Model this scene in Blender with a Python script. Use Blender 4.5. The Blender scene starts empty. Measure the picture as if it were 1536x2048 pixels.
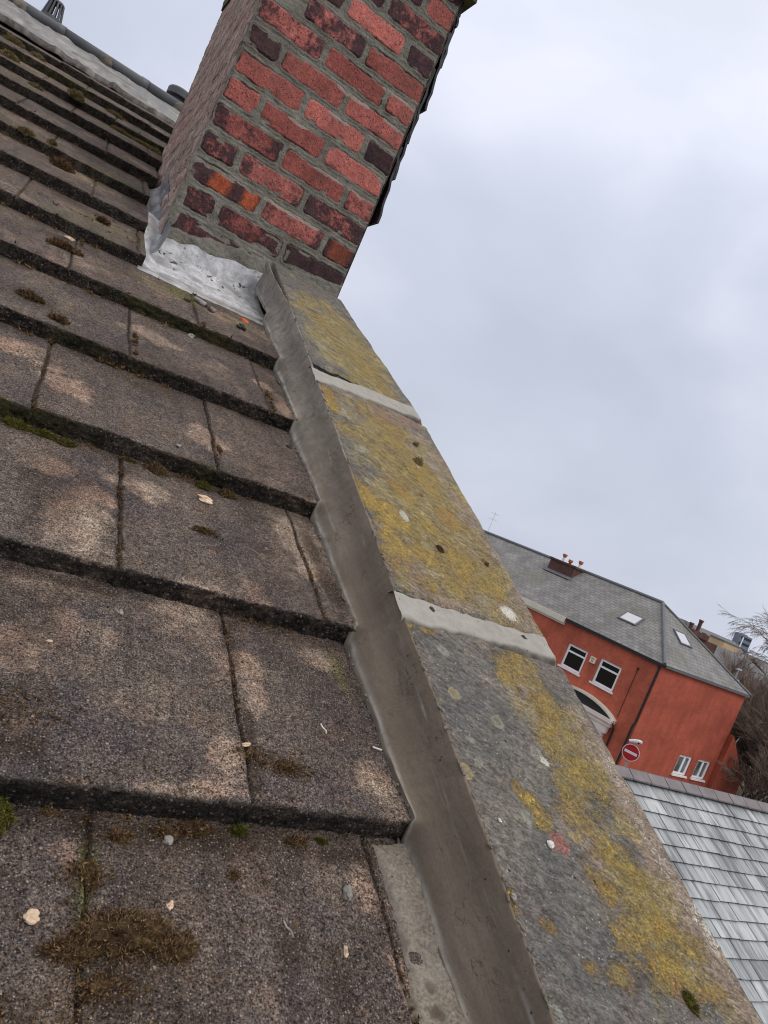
import bpy, math, random
import numpy as np
from mathutils import Vector, Matrix
random.seed(7); rng = np.random.default_rng(7)
SC = bpy.context.scene
COL = SC.collection
rad = math.radians
# ------------------------------------------------------------------ camera
CZ = 7.95
Rm = [[0.8065145699455757, 0.33377626363468277, 0.48798325206873017],
      [-0.44217898382049237, -0.20734264818506812, 0.8726320945914606],
      [0.3924436198143369, -0.919566437011309, -0.019636017654972214]]
cd = bpy.data.cameras.new('camera'); cam = bpy.data.objects.new('camera', cd); COL.objects.link(cam)
cam.matrix_world = Matrix([[Rm[r][0], -Rm[r][1], -Rm[r][2], (0, 0, CZ)[r]] for r in range(3)] + [[0, 0, 0, 1]])
cd.sensor_fit = 'VERTICAL'; cd.sensor_height = 36; cd.sensor_width = 27
cd.lens = 1468.7 / 2048 * 36; cd.clip_start = 0.02; cd.clip_end = 6000
cd.dof.use_dof = True; cd.dof.focus_distance = 1.25; cd.dof.aperture_fstop = cd.lens / .7
SC.camera = cam
SC.cycles.pixel_filter_type = 'BLACKMAN_HARRIS'; SC.cycles.filter_width = 1.05
# ------------------------------------------------------------------ world, sun, exposure
SC.view_settings.view_transform = 'Standard'; SC.view_settings.look = 'None'
SC.view_settings.exposure = 0.12; SC.view_settings.gamma = 1.0; SC.view_settings.use_curve_mapping = False
SUN_EL, SUN_AZ = 48, 150      # azimuth clockwise from +Y
W = bpy.data.worlds.new("World"); SC.world = W; W.use_nodes = True
nt = W.node_tree; nt.nodes.clear()
def wn(t, **k):
    n = nt.nodes.new(t)
    for a, b in k.items(): setattr(n, a, b)
    return n
wo = wn('ShaderNodeOutputWorld'); wb = wn('ShaderNodeBackground'); wb.inputs[1].default_value = 0.1
sky = wn('ShaderNodeTexSky', sky_type='NISHITA', sun_disc=False, sun_elevation=rad(SUN_EL), sun_rotation=rad(SUN_AZ), air_density=1.0, dust_density=3.0)
tc = wn('ShaderNodeTexCoord'); mp = wn('ShaderNodeMapping'); mp.inputs['Scale'].default_value = (1.0, 1.0, 1.5)
mp.inputs['Rotation'].default_value = (0.0, 0.15, 0.6)
n1 = wn('ShaderNodeTexNoise'); n1.inputs['Scale'].default_value = 2.4; n1.inputs['Detail'].default_value = 6; n1.inputs['Roughness'].default_value = .46; n1.inputs['Distortion'].default_value = .25
rp = wn('ShaderNodeValToRGB')
rp.color_ramp.elements[0].position = .38; rp.color_ramp.elements[0].color = (5.4, 5.85, 6.95, 1)
rp.color_ramp.elements[1].position = .66; rp.color_ramp.elements[1].color = (7.5, 7.65, 8.8, 1)
e = rp.color_ramp.elements.new(.5); e.color = (6.0, 6.4, 7.55, 1)
sx = wn('ShaderNodeSeparateXYZ'); mr = wn('ShaderNodeMapRange'); mr.inputs[1].default_value = .3; mr.inputs[2].default_value = 1.; mr.inputs[3].default_value = 1.; mr.inputs[4].default_value = 1.6
vm = wn('ShaderNodeVectorMath', operation='SCALE'); mx = wn('ShaderNodeMix', data_type='RGBA'); mx.inputs[0].default_value = .9
L = nt.links.new
L(tc.outputs['Generated'], mp.inputs[0]); L(mp.outputs[0], n1.inputs['Vector']); L(n1.outputs[0], rp.inputs[0])
L(tc.outputs['Generated'], sx.inputs[0]); L(sx.outputs[2], mr.inputs[0])
mt = wn('ShaderNodeMapRange'); mt.inputs[1].default_value = .55; mt.inputs[2].default_value = .95; mz = wn('ShaderNodeMix', data_type='RGBA'); mz.inputs[7].default_value = (8.2, 7.6, 7.1, 1)
L(sx.outputs[2], mt.inputs[0]); L(mt.outputs[0], mz.inputs[0]); L(rp.outputs[0], mz.inputs[6]); L(mz.outputs[2], vm.inputs[0]); L(mr.outputs[0], vm.inputs['Scale'])
L(sky.outputs[0], mx.inputs[6]); L(vm.outputs[0], mx.inputs[7]); L(mx.outputs[2], wb.inputs[0]); L(wb.outputs[0], wo.inputs[0])
sl = bpy.data.lights.new('sun', 'SUN'); sl.energy = 1.0; sl.angle = rad(24); sl.color = (1, .95, .87)
so = bpy.data.objects.new('sun', sl); COL.objects.link(so)
sd = Vector((math.sin(rad(SUN_AZ)) * math.cos(rad(SUN_EL)), math.cos(rad(SUN_AZ)) * math.cos(rad(SUN_EL)), math.sin(rad(SUN_EL))))
so.rotation_euler = sd.to_track_quat('Z', 'Y').to_euler(); so.location = (0, 0, 30)

# ------------------------------------------------------------------ numpy noise
def hsh(ix, iy, seed):
    h = (ix.astype(np.int64) * 374761393 + iy.astype(np.int64) * 668265263 + seed * 2246822519) & 0xFFFFFFFF
    h = ((h ^ (h >> 13)) * 1274126177) & 0xFFFFFFFF
    h = ((h ^ (h >> 15)) * 2246822519) & 0xFFFFFFFF
    return ((h ^ (h >> 16)) & 0xFFFFFF) / float(0xFFFFFF)
def vn(x, y, seed=0):
    x = np.asarray(x, float); y = np.asarray(y, float)
    ix = np.floor(x); iy = np.floor(y); fx = x - ix; fy = y - iy
    fx = fx * fx * (3 - 2 * fx); fy = fy * fy * (3 - 2 * fy)
    a = hsh(ix, iy, seed); b = hsh(ix + 1, iy, seed); c = hsh(ix, iy + 1, seed); d = hsh(ix + 1, iy + 1, seed)
    return (a + (b - a) * fx) * (1 - fy) + (c + (d - c) * fx) * fy
def fb(x, y, f, o=4, seed=0, r=.5):      # fbm in -1..1, f = lattice cells per metre
    s = 0; a = 1; t = 0
    for i in range(o):
        s = s + a * (vn(x * f + 17.3 * i, y * f - 9.1 * i, seed + i) * 2 - 1); t += a; a *= r; f *= 2.03
    return s / t
def sst(a, b, x):
    t = np.clip((x - a) / (b - a), 0, 1); return t * t * (3 - 2 * t)
def blobs(x, s, lst, seed=3, warp=.35, wf=22, lo=.35):
    wx = fb(x, s, wf, 4, seed) ; m = np.zeros(np.broadcast(x, s).shape)
    for b in lst:
        cx, cs, rx, rs = b[:4]; amp = b[4] if len(b) > 4 else 1
        d = np.sqrt(((x - cx) / rx) ** 2 + ((s - cs) / rs) ** 2) + wx * warp * 2
        m = np.maximum(m, amp * (1 - sst(lo, 1.35, d)))
    return m
# ------------------------------------------------------------------ material helpers
class MT:
    def __init__(s, name, rough=.85, spec=.3):
        s.m = bpy.data.materials.new(name); s.m.use_nodes = True; s.t = s.m.node_tree; s.t.nodes.clear()
        s.o = s.n('ShaderNodeOutputMaterial'); s.b = s.n('ShaderNodeBsdfPrincipled'); s.l(s.b.outputs[0], s.o.inputs[0])
        s.b.inputs['Roughness'].default_value = rough; s.b.inputs['Specular IOR Level'].default_value = spec
        s.tc = s.n('ShaderNodeTexCoord'); s.co = s.tc.outputs['Object']; s.h = None
    def n(s, t, **k):
        n = s.t.nodes.new(t)
        for a, b in k.items(): setattr(n, a, b)
        return n
    def l(s, a, b): s.t.links.new(a, b)
    def put(s, inp, v):
        if hasattr(v, 'links') or isinstance(v, bpy.types.NodeSocket): s.l(v, inp)
        elif isinstance(v, (tuple, list)): inp.default_value = tuple(v) + ((1,) if len(v) == 3 and len(inp.default_value) == 4 else ())
        else: inp.default_value = v
    def map(s, scale=(1, 1, 1), rot=(0, 0, 0), src=None):
        m = s.n('ShaderNodeMapping'); m.inputs['Scale'].default_value = scale; m.inputs['Rotation'].default_value = rot
        s.l(src or s.co, m.inputs[0]); return m.outputs[0]
    def noise(s, sc, det=3, ro=.55, dist=0, co=None):
        n = s.n('ShaderNodeTexNoise'); n.inputs['Scale'].default_value = sc; n.inputs['Detail'].default_value = det
        n.inputs['Roughness'].default_value = ro; n.inputs['Distortion'].default_value = dist; s.l(co or s.co, n.inputs['Vector']); return n.outputs[0]
    def vor(s, sc, out='Distance', feat='F1', co=None, rnd=1):
        n = s.n('ShaderNodeTexVoronoi', feature=feat); n.inputs['Scale'].default_value = sc; n.inputs['Randomness'].default_value = rnd
        s.l(co or s.co, n.inputs['Vector']); return n.outputs[out]
    def ramp(s, v, a, b, lo=0., hi=1.):
        n = s.n('ShaderNodeMapRange'); n.inputs[1].default_value = a; n.inputs[2].default_value = b; n.inputs[3].default_value = lo; n.inputs[4].default_value = hi
        s.l(v, n.inputs[0]); return n.outputs[0]
    def attr(s, name, col=False):
        n = s.n('ShaderNodeAttribute'); n.attribute_name = name; return n.outputs['Color' if col else 'Fac']
    def mix(s, f, a, b, mode='MIX'):
        n = s.n('ShaderNodeMix', data_type='RGBA', blend_type=mode); s.put(n.inputs[0], f); s.put(n.inputs[6], a); s.put(n.inputs[7], b); return n.outputs[2]
    def ma(s, op, a, b=0., clamp=False):
        n = s.n('ShaderNodeMath', operation=op, use_clamp=clamp); s.put(n.inputs[0], a); s.put(n.inputs[1], b); return n.outputs[0]
    def sep(s, v, i):
        n = s.n('ShaderNodeSeparateXYZ'); s.l(v, n.inputs[0]); return n.outputs[i]
    def mul(s, c, f):   # colour times scalar
        n = s.n('ShaderNodeVectorMath', operation='SCALE'); s.put(n.inputs[0], c); s.put(n.inputs['Scale'], f); return n.outputs[0]
    def bump(s, v, dist, st=1.):
        n = s.n('ShaderNodeBump'); n.inputs['Strength'].default_value = st; n.inputs['Distance'].default_value = dist; s.l(v, n.inputs['Height'])
        if s.h is not None: s.l(s.h, n.inputs['Normal'])
        s.h = n.outputs[0]
    def end(s, col, rough=None, metal=None):
        s.put(s.b.inputs['Base Color'], col)
        if rough is not None: s.put(s.b.inputs['Roughness'], rough)
        if metal is not None: s.put(s.b.inputs['Metallic'], metal)
        if s.h is not None: s.l(s.h, s.b.inputs['Normal'])
        return s.m
def simple(name, col, rough=.7, var=.15, sc=3, metal=0, spec=.4):
    m = MT(name, rough, spec); k = m.ramp(m.noise(sc, 5), .3, .7, 1 - var, 1 + var); return m.end(m.mul(col, k), None, metal)
# ---- materials
def mat_tile():
    m = MT('concrete_tile', .93, .25)
    n6 = m.noise(9, 5, .6); n30 = m.noise(38, 4, .6); g1 = m.noise(430, 3, .8); g2 = m.noise(170, 4, .75)
    rnd = m.attr('rnd')
    c = m.mix(m.ramp(n6, .36, .64), (.098, .083, .083), (.185, .146, .118))
    c = m.mix(m.ramp(rnd, 0, 1, 0, .45), c, (.17, .125, .095))
    c = m.mix(m.ma('MULTIPLY', m.ramp(m.noise(21, 6, .7), .52, .68), .6), c, (.185, .115, .078))
    c = m.mix(m.ma('MULTIPLY', m.ramp(m.noise(14, 6, .72, .3), .54, .68), .6), c, (.085, .078, .086))
    pm = m.ma('MULTIPLY', m.ramp(m.ma('ADD', m.attr('pale'), m.ma('MULTIPLY', m.ma('SUBTRACT', n30, .5), 1.5)), .25, .95), .95, True)
    c = m.mix(pm, c, m.mix(m.ramp(n6, .4, .6), (.38, .25, .185), (.40, .315, .24)))
    c = m.mix(m.ma('MULTIPLY', m.attr('dirt_shade'), m.ramp(g2, .3, .62, .35, 1.25), True), c, (.062, .042, .030))
    c = m.mix(m.ma('MULTIPLY', m.attr('green'), m.ramp(g2, .35, .65, .2, 1.2), True), c, (.145, .14, .042))
    c = m.mul(c, m.ramp(m.noise(26, 5, .65, .2, m.map((1, .16, .16))), .3, .7, .74, 1.24)); c = m.mul(c, m.ramp(m.noise(55, 5, .75), .32, .68, .72, 1.26))
    c = m.mul(c, m.ramp(g1, .36, .64, .10, 2.1)); c = m.mul(c, m.ramp(g2, .34, .66, .50, 1.55))
    vd = m.vor(330); vc = m.sep(m.vor(330, 'Color'), 0)
    sp = m.ma('MULTIPLY', m.ma('MULTIPLY', m.ramp(vd, .42, .22), m.ramp(vc, .66, .74)), m.ramp(g2, .35, .6, .25, 1.)); c = m.mix(sp, c, (.50, .44, .38))
    vd2 = m.vor(95); vc2 = m.sep(m.vor(95, 'Color'), 1)
    sp2 = m.ma('MULTIPLY', m.ramp(m.ma('ADD', vd2, m.ma('MULTIPLY', m.ma('SUBTRACT', g2, .5), .3)), .17, .11), m.ramp(vc2, .92, .95)); c = m.mix(sp2, c, (.50, .41, .32))
    vc4 = m.sep(m.vor(140, 'Color'), 0); vd4 = m.ma('ADD', m.vor(140), m.ma('MULTIPLY', m.ma('SUBTRACT', g2, .5), .5)); c = m.mix(m.ma('MULTIPLY', m.ramp(vd4, .26, .16), m.ramp(vc4, .86, .9)), c, (.030, .022, .018))
    # crumbly front edge: dark with grit and green
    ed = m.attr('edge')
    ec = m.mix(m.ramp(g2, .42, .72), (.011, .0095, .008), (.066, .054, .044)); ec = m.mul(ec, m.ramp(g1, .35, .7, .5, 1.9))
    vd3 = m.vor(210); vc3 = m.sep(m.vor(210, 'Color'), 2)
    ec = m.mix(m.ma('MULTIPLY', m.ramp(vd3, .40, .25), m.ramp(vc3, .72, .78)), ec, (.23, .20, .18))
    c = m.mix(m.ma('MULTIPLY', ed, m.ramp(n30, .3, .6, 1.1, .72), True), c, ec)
    mo = m.ma('MULTIPLY', m.attr('moss'), m.ramp(g2, .35, .6, .2, 1.3), True)
    c = m.mix(mo, c, m.mul(m.mix(m.ramp(n30, .35, .65), (.030, .028, .012), (.095, .085, .022)), m.ramp(g1, .3, .7, .4, 1.7)))
    m.bump(m.ma('ADD', m.ma('MULTIPLY', g1, .7), m.ma('MULTIPLY', m.ramp(vd, .5, 0), .6)), .0034, 1.)
    m.bump(g2, .008, 1.)
    return m.end(c)
def mat_coping():
    m = MT('weathered_coping_stone', .92, .25)
    mo = m.map((1, 1, 1), (0, 0, rad(25))); st = m.map((.55, 1, .85), (0, 0, 0), mo); st2 = m.map((.3, 1, .8), (0, 0, 0), mo)
    n8 = m.noise(11, 5, .62); n30 = m.noise(46, 5, .68); n90 = m.noise(150, 4, .75, 0, st); g = m.noise(520, 3, .75, 0, st); gi = m.noise(260, 4, .75); n70 = m.noise(75, 5, .75); sl_ = m.noise(60, 4, .6, 0, st2)
    def thr(a, k1=1.3, k2=1.1, lo=.42, hi=.62):
        v = m.ma('ADD', m.attr(a), m.ma('ADD', m.ma('MULTIPLY', m.ma('SUBTRACT', gi, .5), k1), m.ma('MULTIPLY', m.ma('SUBTRACT', n70, .5), k2))); return m.ramp(v, lo, hi)
    c = m.mix(m.ramp(n8, .35, .65), (.108, .106, .100), (.165, .150, .130))
    c = m.mix(m.ma('MULTIPLY', m.ramp(m.noise(17, 4, .6), .50, .66), .5), c, (.135, .110, .105))
    c = m.mix(m.ma('MULTIPLY', thr('brown', 1.6, 1.4, .3, .7), .8), c, (.255, .195, .145))
    c = m.mix(m.ma('MULTIPLY', thr('olive', 1.6, 1.4, .3, .8), .85), c, m.mix(m.ramp(n30, .35, .65), (.20, .165, .075), (.31, .245, .115)))
    c = m.mul(c, m.ramp(sl_, .3, .7, .84, 1.16)); c = m.mul(c, m.ramp(n90, .34, .66, .50, 1.5))
    ym = thr('yellow', 1.7, 2.2, .25, 1.15); yc = m.mul(m.mix(m.ramp(m.noise(9, 4, .6), .5, .62, 0, .6), m.mix(m.ramp(n30, .36, .62), (.35, .215, .055), (.47, .345, .075)), (.44, .235, .06)), m.ramp(gi, .3, .7, .55, 1.35))
    c = m.mix(m.ma('MULTIPLY', ym, .88), c, yc)
    fl = m.ma('MULTIPLY', m.ramp(gi, .62, .70), m.ramp(n8, .45, .6, 0, .7)); c = m.mix(fl, c, (.34, .30, .12))
    c = m.mix(m.ma('MULTIPLY', thr('red', 1.8, 1.4, .4, .9), .9), c, m.mul((.27, .11, .09), m.ramp(g, .3, .7, .4, 1.6)))
    rs = m.map((1, 1, 1), (.1, .2, .3)); rd_ = m.ma('ADD', m.vor(30, 'Distance', 'F1', rs), m.ma('MULTIPLY', m.ma('SUBTRACT', gi, .5), .35)); rc = m.sep(m.vor(30, 'Color', 'F1', rs), 2)
    ro = m.ma('MULTIPLY', m.ma('MULTIPLY', m.ramp(rd_, .40, .34), m.ramp(rd_, .10, .30, .35, 1.)), m.ramp(rc, .80, .84)); c = m.mix(m.ma('MULTIPLY', ro, .42), c, m.mix(m.ramp(rc, .9, .92), (.36, .37, .31), (.46, .36, .10)))
    c = m.mix(thr('white', 2.4, 1., .45, .6), c, (.55, .53, .47))
    c = m.mul(c, m.ramp(g, .34, .66, .5, 1.55))
    vd = m.vor(230); vc = m.sep(m.vor(230, 'Color'), 0); c = m.mix(m.ma('MULTIPLY', m.ramp(vd, .30, .15), m.ramp(vc, .88, .92)), c, (.50, .47, .40))
    vc2 = m.sep(m.vor(75, 'Color'), 1); vd2 = m.vor(75); c = m.mix(m.ma('MULTIPLY', m.ramp(vd2, .2, .1), m.ramp(vc2, .93, .96)), c, (.03, .022, .018))
    m.bump(n70, .003, .6); m.bump(n90, .002, .8); m.bump(g, .0012, .7); m.bump(gi, .0025, .8); m.bump(ym, .0015, .7)
    return m.end(c)
def mat_mortar(name, ca, cb, rough=.75, gs=.12, smooth=.0):
    m = MT(name, rough, .4)
    a = m.noise(7, 5, .6); st = m.noise(34, 5, .65, .5, m.map((1, .16, .16))); g = m.noise(260, 3, .7); n40 = m.noise(42, 4, .6)
    c = m.mix(m.ramp(a, .3, .7), ca, cb); c = m.mul(c, m.ramp(st, .3, .7, 1 - .14 * (1 - smooth * 3), 1 + .12 * (1 - smooth * 3))); c = m.mul(c, m.ramp(g, .3, .7, 1 - gs, 1 + gs))
    c = m.mix(m.ma('MULTIPLY', m.attr('dirt_shade'), m.ramp(n40, .3, .6, .3, 1.1), True), c, (.075, .055, .042))
    c = m.mix(m.ma('MULTIPLY', m.attr('pale'), m.ramp(n40, .3, .6, .3, 1.1), True), c, (.40, .38, .34))
    if not smooth < .05 and name.startswith('fresh'):
        ch = m.noise(190, 3, .6, .3, m.map((1, .5, .5))); pm = m.ma('MULTIPLY', m.ramp(ch, .50, .62), m.ramp(m.noise(13, 3, .6), .56, .68)); m.bump(pm, -.0022, .8); c = m.mix(m.ma('MULTIPLY', pm, .16), c, (.07, .055, .042))
        ln_ = m.noise(120, 3, .6, .2, m.map((1, .06, .06), (0, 0, .12))); m.bump(m.ramp(ln_, .58, .72), .0008, .5)
        c = m.mul(c, m.ramp(m.noise(4.5, 4, .6), .3, .7, .82, 1.16))
    pit = m.vor(120); pc = m.sep(m.vor(120, 'Color'), 0)
    c = m.mix(m.ma('MULTIPLY', m.ramp(pit, .22, .12), m.ramp(pc, .95, .97)), c, (.03, .028, .025))
    m.bump(st, .004 * (1 - smooth), .5); m.bump(g, .0012, .45); m.bump(n40, .003 * (1 - smooth), .5)
    return m.end(c)
def mat_brick():
    m = MT('old_red_brick_and_mortar', .9, .25)
    va = m.n('ShaderNodeVectorMath', operation='SCALE'); va.inputs[0].default_value = (37., 19., 53.); m.l(m.attr('rnd'), va.inputs['Scale']); vb = m.n('ShaderNodeVectorMath', operation='ADD'); m.l(m.co, vb.inputs[0]); m.l(va.outputs[0], vb.inputs[1])
    n12 = m.noise(14, 5, .62); n40 = m.noise(36, 6, .72, .3, vb.outputs[0]); g = m.noise(260, 3, .75); g2 = m.noise(110, 4, .7)
    bm = m.ramp(m.ma('ADD', m.attr('bm'), m.ma('MULTIPLY', m.ma('SUBTRACT', g2, .5), .5)), .42, .6)
    red = m.mix(m.attr('rnd'), (.32, .095, .082), (.46, .150, .130)); red = m.mix(m.ramp(n40, .35, .65, 0, .6), red, (.42, .115, .085))
    dk = m.mix(m.ramp(n40, .35, .65), (.036, .022, .026), (.085, .042, .046))
    bt = m.ramp(m.ma('ADD', m.ma('ADD', m.attr('bt'), m.ramp(m.sep(m.co, 2), CZ + .95, CZ + .5, 0, .16)), m.ma('MULTIPLY', m.ma('SUBTRACT', n40, .5), 2.4)), .35, .75)
    c = m.mix(bt, red, dk)
    c = m.mix(m.ma('MULTIPLY', m.attr('bo'), m.ramp(n40, .25, .5), True), c, (.46, .105, .045))
    c = m.mul(c, m.ramp(g, .3, .7, .66, 1.34)); c = m.mul(c, m.ramp(g2, .3, .7, .74, 1.26))
    c = m.mul(c, m.ramp(m.attr('rnd'), 0, 1, .78, 1.16)); c = m.mul(c, m.ramp(m.noise(16, 5, .7, .4, vb.outputs[0]), .3, .7, .70, 1.22))
    vd = m.vor(120); vc = m.sep(m.vor(120, 'Color'), 0); vn_ = m.ma('MULTIPLY', m.ramp(vd, .34, .16), m.ramp(vc, .58, .66)); c = m.mix(m.ma('MULTIPLY', vn_, .75), c, (.045, .016, .015))
    crk = m.vor(19, 'Distance', 'DISTANCE_TO_EDGE', m.map((1, 1, 1.6), (.3, .2, .4)))
    mc = m.mix(m.ramp(n12, .35, .65), (.145, .135, .112), (.235, .220, .188)); mc = m.mul(mc, m.ramp(g, .3, .7, .75, 1.25)); mc = m.mul(mc, m.ramp(n40, .3, .7, .75, 1.25))
    c = m.mix(bm, mc, c)
    pa = m.ramp(m.ma('ADD', m.attr('pale'), m.ma('MULTIPLY', m.ma('SUBTRACT', n40, .5), 1.2)), .45, .62); c = m.mix(m.ma('MULTIPLY', pa, .8), c, (.34, .29, .25))
    c = m.mix(m.ma('MULTIPLY', m.ramp(m.noise(7, 5, .65), .52, .68), .45), c, (.09, .055, .045))
    gr = m.ma('MULTIPLY', m.attr('crack_dark'), m.ramp(g2, .3, .6, .4, 1.1), True); c = m.mix(gr, c, (.018, .016, .014))  # near-black colour along the cracks at brick edges
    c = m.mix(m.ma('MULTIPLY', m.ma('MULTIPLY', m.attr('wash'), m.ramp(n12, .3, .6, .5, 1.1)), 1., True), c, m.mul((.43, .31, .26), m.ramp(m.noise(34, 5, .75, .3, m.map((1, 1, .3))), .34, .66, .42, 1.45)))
    m.bump(g2, .004, .8); m.bump(g, .0015, .7); m.bump(vn_, -.002, .6)
    return m.end(c)
def mat_moss(name, a, b, cc):
    m = MT(name, .95, .1); c = m.mix(m.attr('rnd'), a, b); c = m.mix(m.ramp(m.noise(60, 3), .5, .7), c, cc); return m.end(c)
def mat_lead(nm='dull_lead_sheet', ca=(.38, .385, .395), cb=(.70, .71, .73), spk=.88):
    m = MT(nm, .42, .6)
    n = m.noise(16, 5, .65, .6); g = m.noise(200, 3, .7); st = m.noise(50, 4, .65, .5, m.map((1, .35, 1)))
    c = m.mix(m.ramp(n, .36, .6), ca, cb); c = m.mul(c, m.ramp(st, .35, .68, .72, 1.18))
    vd = m.vor(70); vc = m.sep(m.vor(70, 'Color'), 0); c = m.mix(m.ma('MULTIPLY', m.ramp(vd, .33, .18), m.ramp(vc, spk, spk + .05)), c, (.22, .205, .18))
    c = m.mix(m.ma('MULTIPLY', m.attr('dirt_shade'), m.ramp(st, .3, .6, .4, 1.1), True), c, (.15, .13, .10))
    cr = m.vor(24, 'Distance', 'F1', m.map((1, 1, 1), (.3, .2, .5))); m.bump(cr, .003, .6); m.bump(n, .004, .5); m.bump(st, .003, .6); m.bump(g, .0008, .5)
    return m.end(c, m.ramp(st, .3, .7, .3, .6), .15)
def mat_slate():
    m = MT('pale_wet_slate', .4, .5)
    rnd = m.attr('rnd'); s_ = m.noise(2.4, 6, .72, .1, m.map((3.6, .34, .34))); s2 = m.noise(10, 5, .7, .2, m.map((3.2, .2, .2)))
    c = m.mix(m.ramp(rnd, 0, 1), (.29, .315, .32), (.50, .525, .52)); c = m.mix(m.ma('MULTIPLY', m.ramp(s_, .46, .59), .85), c, (.13, .13, .135)); c = m.mul(c, m.ramp(s2, .35, .65, .72, 1.15))
    c = m.mix(m.ramp(rnd, -.4, -.6), c, (.05, .052, .055))  # slate edges turned dark: course-line shadow painted on as colour
    m.bump(s2, .006, .4); return m.end(c, m.ramp(s_, .4, .7, .38, .65))
def mat_farslate(name, a, b, bw=.3, bh=.22):
    m = MT(name, .6, .3); uv = m.tc.outputs['UV']; br = m.n('ShaderNodeTexBrick')
    br.inputs['Scale'].default_value = 1; br.inputs['Brick Width'].default_value = bw; br.inputs['Row Height'].default_value = bh; br.inputs['Mortar Size'].default_value = .012; br.inputs['Mortar Smooth'].default_value = .3
    br.inputs['Color1'].default_value = (*a, 1); br.inputs['Color2'].default_value = (*b, 1); br.inputs['Mortar'].default_value = (.075, .075, .073, 1); m.l(uv, br.inputs['Vector'])
    c = m.mul(br.outputs[0], m.ramp(m.noise(1.4, 6, .65), .3, .7, .68, 1.35)); c = m.mix(m.ma('MULTIPLY', m.ramp(m.noise(.55, 4), .52, .7), .5), c, (.15, .155, .10))
    m.bump(br.outputs[1], -.02, .5); return m.end(c)
def mat_farbrick(name, a, b):
    m = MT(name, .85, .25); uv = m.tc.outputs['UV']; br = m.n('ShaderNodeTexBrick')
    br.inputs['Scale'].default_value = 1; br.inputs['Brick Width'].default_value = .235; br.inputs['Row Height'].default_value = .08; br.inputs['Mortar Size'].default_value = .007
    br.inputs['Color1'].default_value = (*a, 1); br.inputs['Color2'].default_value = (*b, 1); br.inputs['Mortar'].default_value = (a[0] * .75, a[1] * 1.1, a[2] * 1.2, 1); m.l(uv, br.inputs['Vector'])
    c = m.mul(br.outputs[0], m.ramp(m.noise(.8, 6, .7), .3, .7, .72, 1.25)); c = m.mul(c, m.ramp(m.noise(2.6, 5, .7, .2, m.map((1, 1, .2))), .3, .7, .86, 1.12)); return m.end(c)
M = {}
M['tile'] = mat_tile(); M['coping'] = mat_coping(); M['brick'] = mat_brick(); M['lead'] = mat_lead(); M['lead_grey'] = mat_lead('grey_lead_gutter', (.15, .155, .17), (.33, .34, .37), .97); M['slate'] = mat_slate()
M['fillet'] = mat_mortar('fresh_cement_fillet', (.150, .120, .088), (.182, .149, .112), .95, .10, .25)
M['joint'] = mat_mortar('dry_pale_mortar', (.235, .222, .195), (.31, .295, .262), .88, .16)
M['oldmortar'] = mat_mortar('rough_grey_mortar', (.125, .108, .086), (.215, .190, .150), .92, .5)
M['moss_green'] = mat_moss('green_moss', (.05, .055, .012), (.17, .16, .03), (.10, .08, .03))
M['moss_brown'] = mat_moss('dry_brown_moss', (.026, .016, .010), (.29, .18, .095), (.14, .095, .04))
M['moss_pale'] = mat_moss('pale_moss_cushion', (.12, .095, .045), (.38, .30, .16), (.17, .14, .05))
M['stone'] = simple('mortar_crumb', (.27, .255, .23), .9, .3, 90)
M['darkstone'] = simple('dark_crumb', (.055, .045, .04), .9, .3, 90)
M['chip'] = simple('sandstone_chip', (.62, .46, .32), .9, .3, 120)
M['orange'] = simple('orange_tile_flake', (.62, .12, .03), .8, .2, 90)
M['white'] = simple('white_dropping', (.62, .62, .58), .8, .2, 90)
M['plastic'] = simple('grey_plastic', (.075, .078, .085), .5, .1, 10)
M['ridge'] = mat_mortar('grey_concrete_ridge', (.17, .17, .17), (.25, .245, .235), .7, .2)
M['roll'] = simple('dark_grey_roll', (.105, .108, .115), .5, .2, 8)
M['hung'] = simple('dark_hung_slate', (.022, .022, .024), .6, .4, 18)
M['cap'] = simple('mossy_cap_stone', (.065, .062, .025), .9, .6, 26)
M['deck'] = simple('roof_felt', (.02, .02, .02), .9)
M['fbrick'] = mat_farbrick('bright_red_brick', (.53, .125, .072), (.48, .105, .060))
M['fbrick2'] = mat_farbrick('shaded_red_brick', (.44, .098, .058), (.40, .085, .050))  # darker copy of fbrick: side-wall shade painted into the colour
M['obrick'] = mat_farbrick('dull_brown_brick', (.125, .058, .044), (.09, .046, .038))
M['hbrick'] = mat_farbrick('house_wall_brick', (.22, .07, .05), (.17, .055, .04))
M['fslate'] = mat_farslate('grey_roof_slate', (.215, .210, .203), (.175, .171, .166))
M['fslate2'] = mat_farslate('lilac_grey_roof_slate', (.17, .16, .165), (.13, .125, .13))
M['upvc'] = simple('white_window_frame', (.85, .85, .85), .4, .03)
M['cream'] = simple('cream_painted_trim', (.70, .66, .54), .6, .08)
M['pinkstone'] = simple('pale_pink_stone', (.80, .68, .60), .7, .08)
M['black'] = simple('black_painted_metal', (.018, .018, .02), .45, .1)
M['lead2'] = simple('grey_lead_trim', (.13, .135, .145), .6, .15, 6)
M['pot'] = simple('terracotta_pot', (.42, .14, .06), .8, .15, 12)
M['signred'] = simple('sign_red', (.42, .012, .022), .5, .05)
M['signwhite'] = simple('sign_white', (.72, .72, .72), .5, .03)
M['steel'] = simple('galvanised_steel', (.30, .31, .32), .5, .1)
M['tan'] = simple('tan_render', (.56, .40, .22), .8, .1, .3)
M['blue'] = simple('blue_grey_cladding', (.17, .21, .29), .5, .08, .1)
M['asphalt'] = simple('asphalt', (.05, .05, .052), .9, .3, 1.2)
M['paving'] = simple('paving', (.20, .19, .18), .9, .25, 2)
M['grassy'] = simple('rough_ground', (.09, .085, .05), .95, .4, .2)
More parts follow.
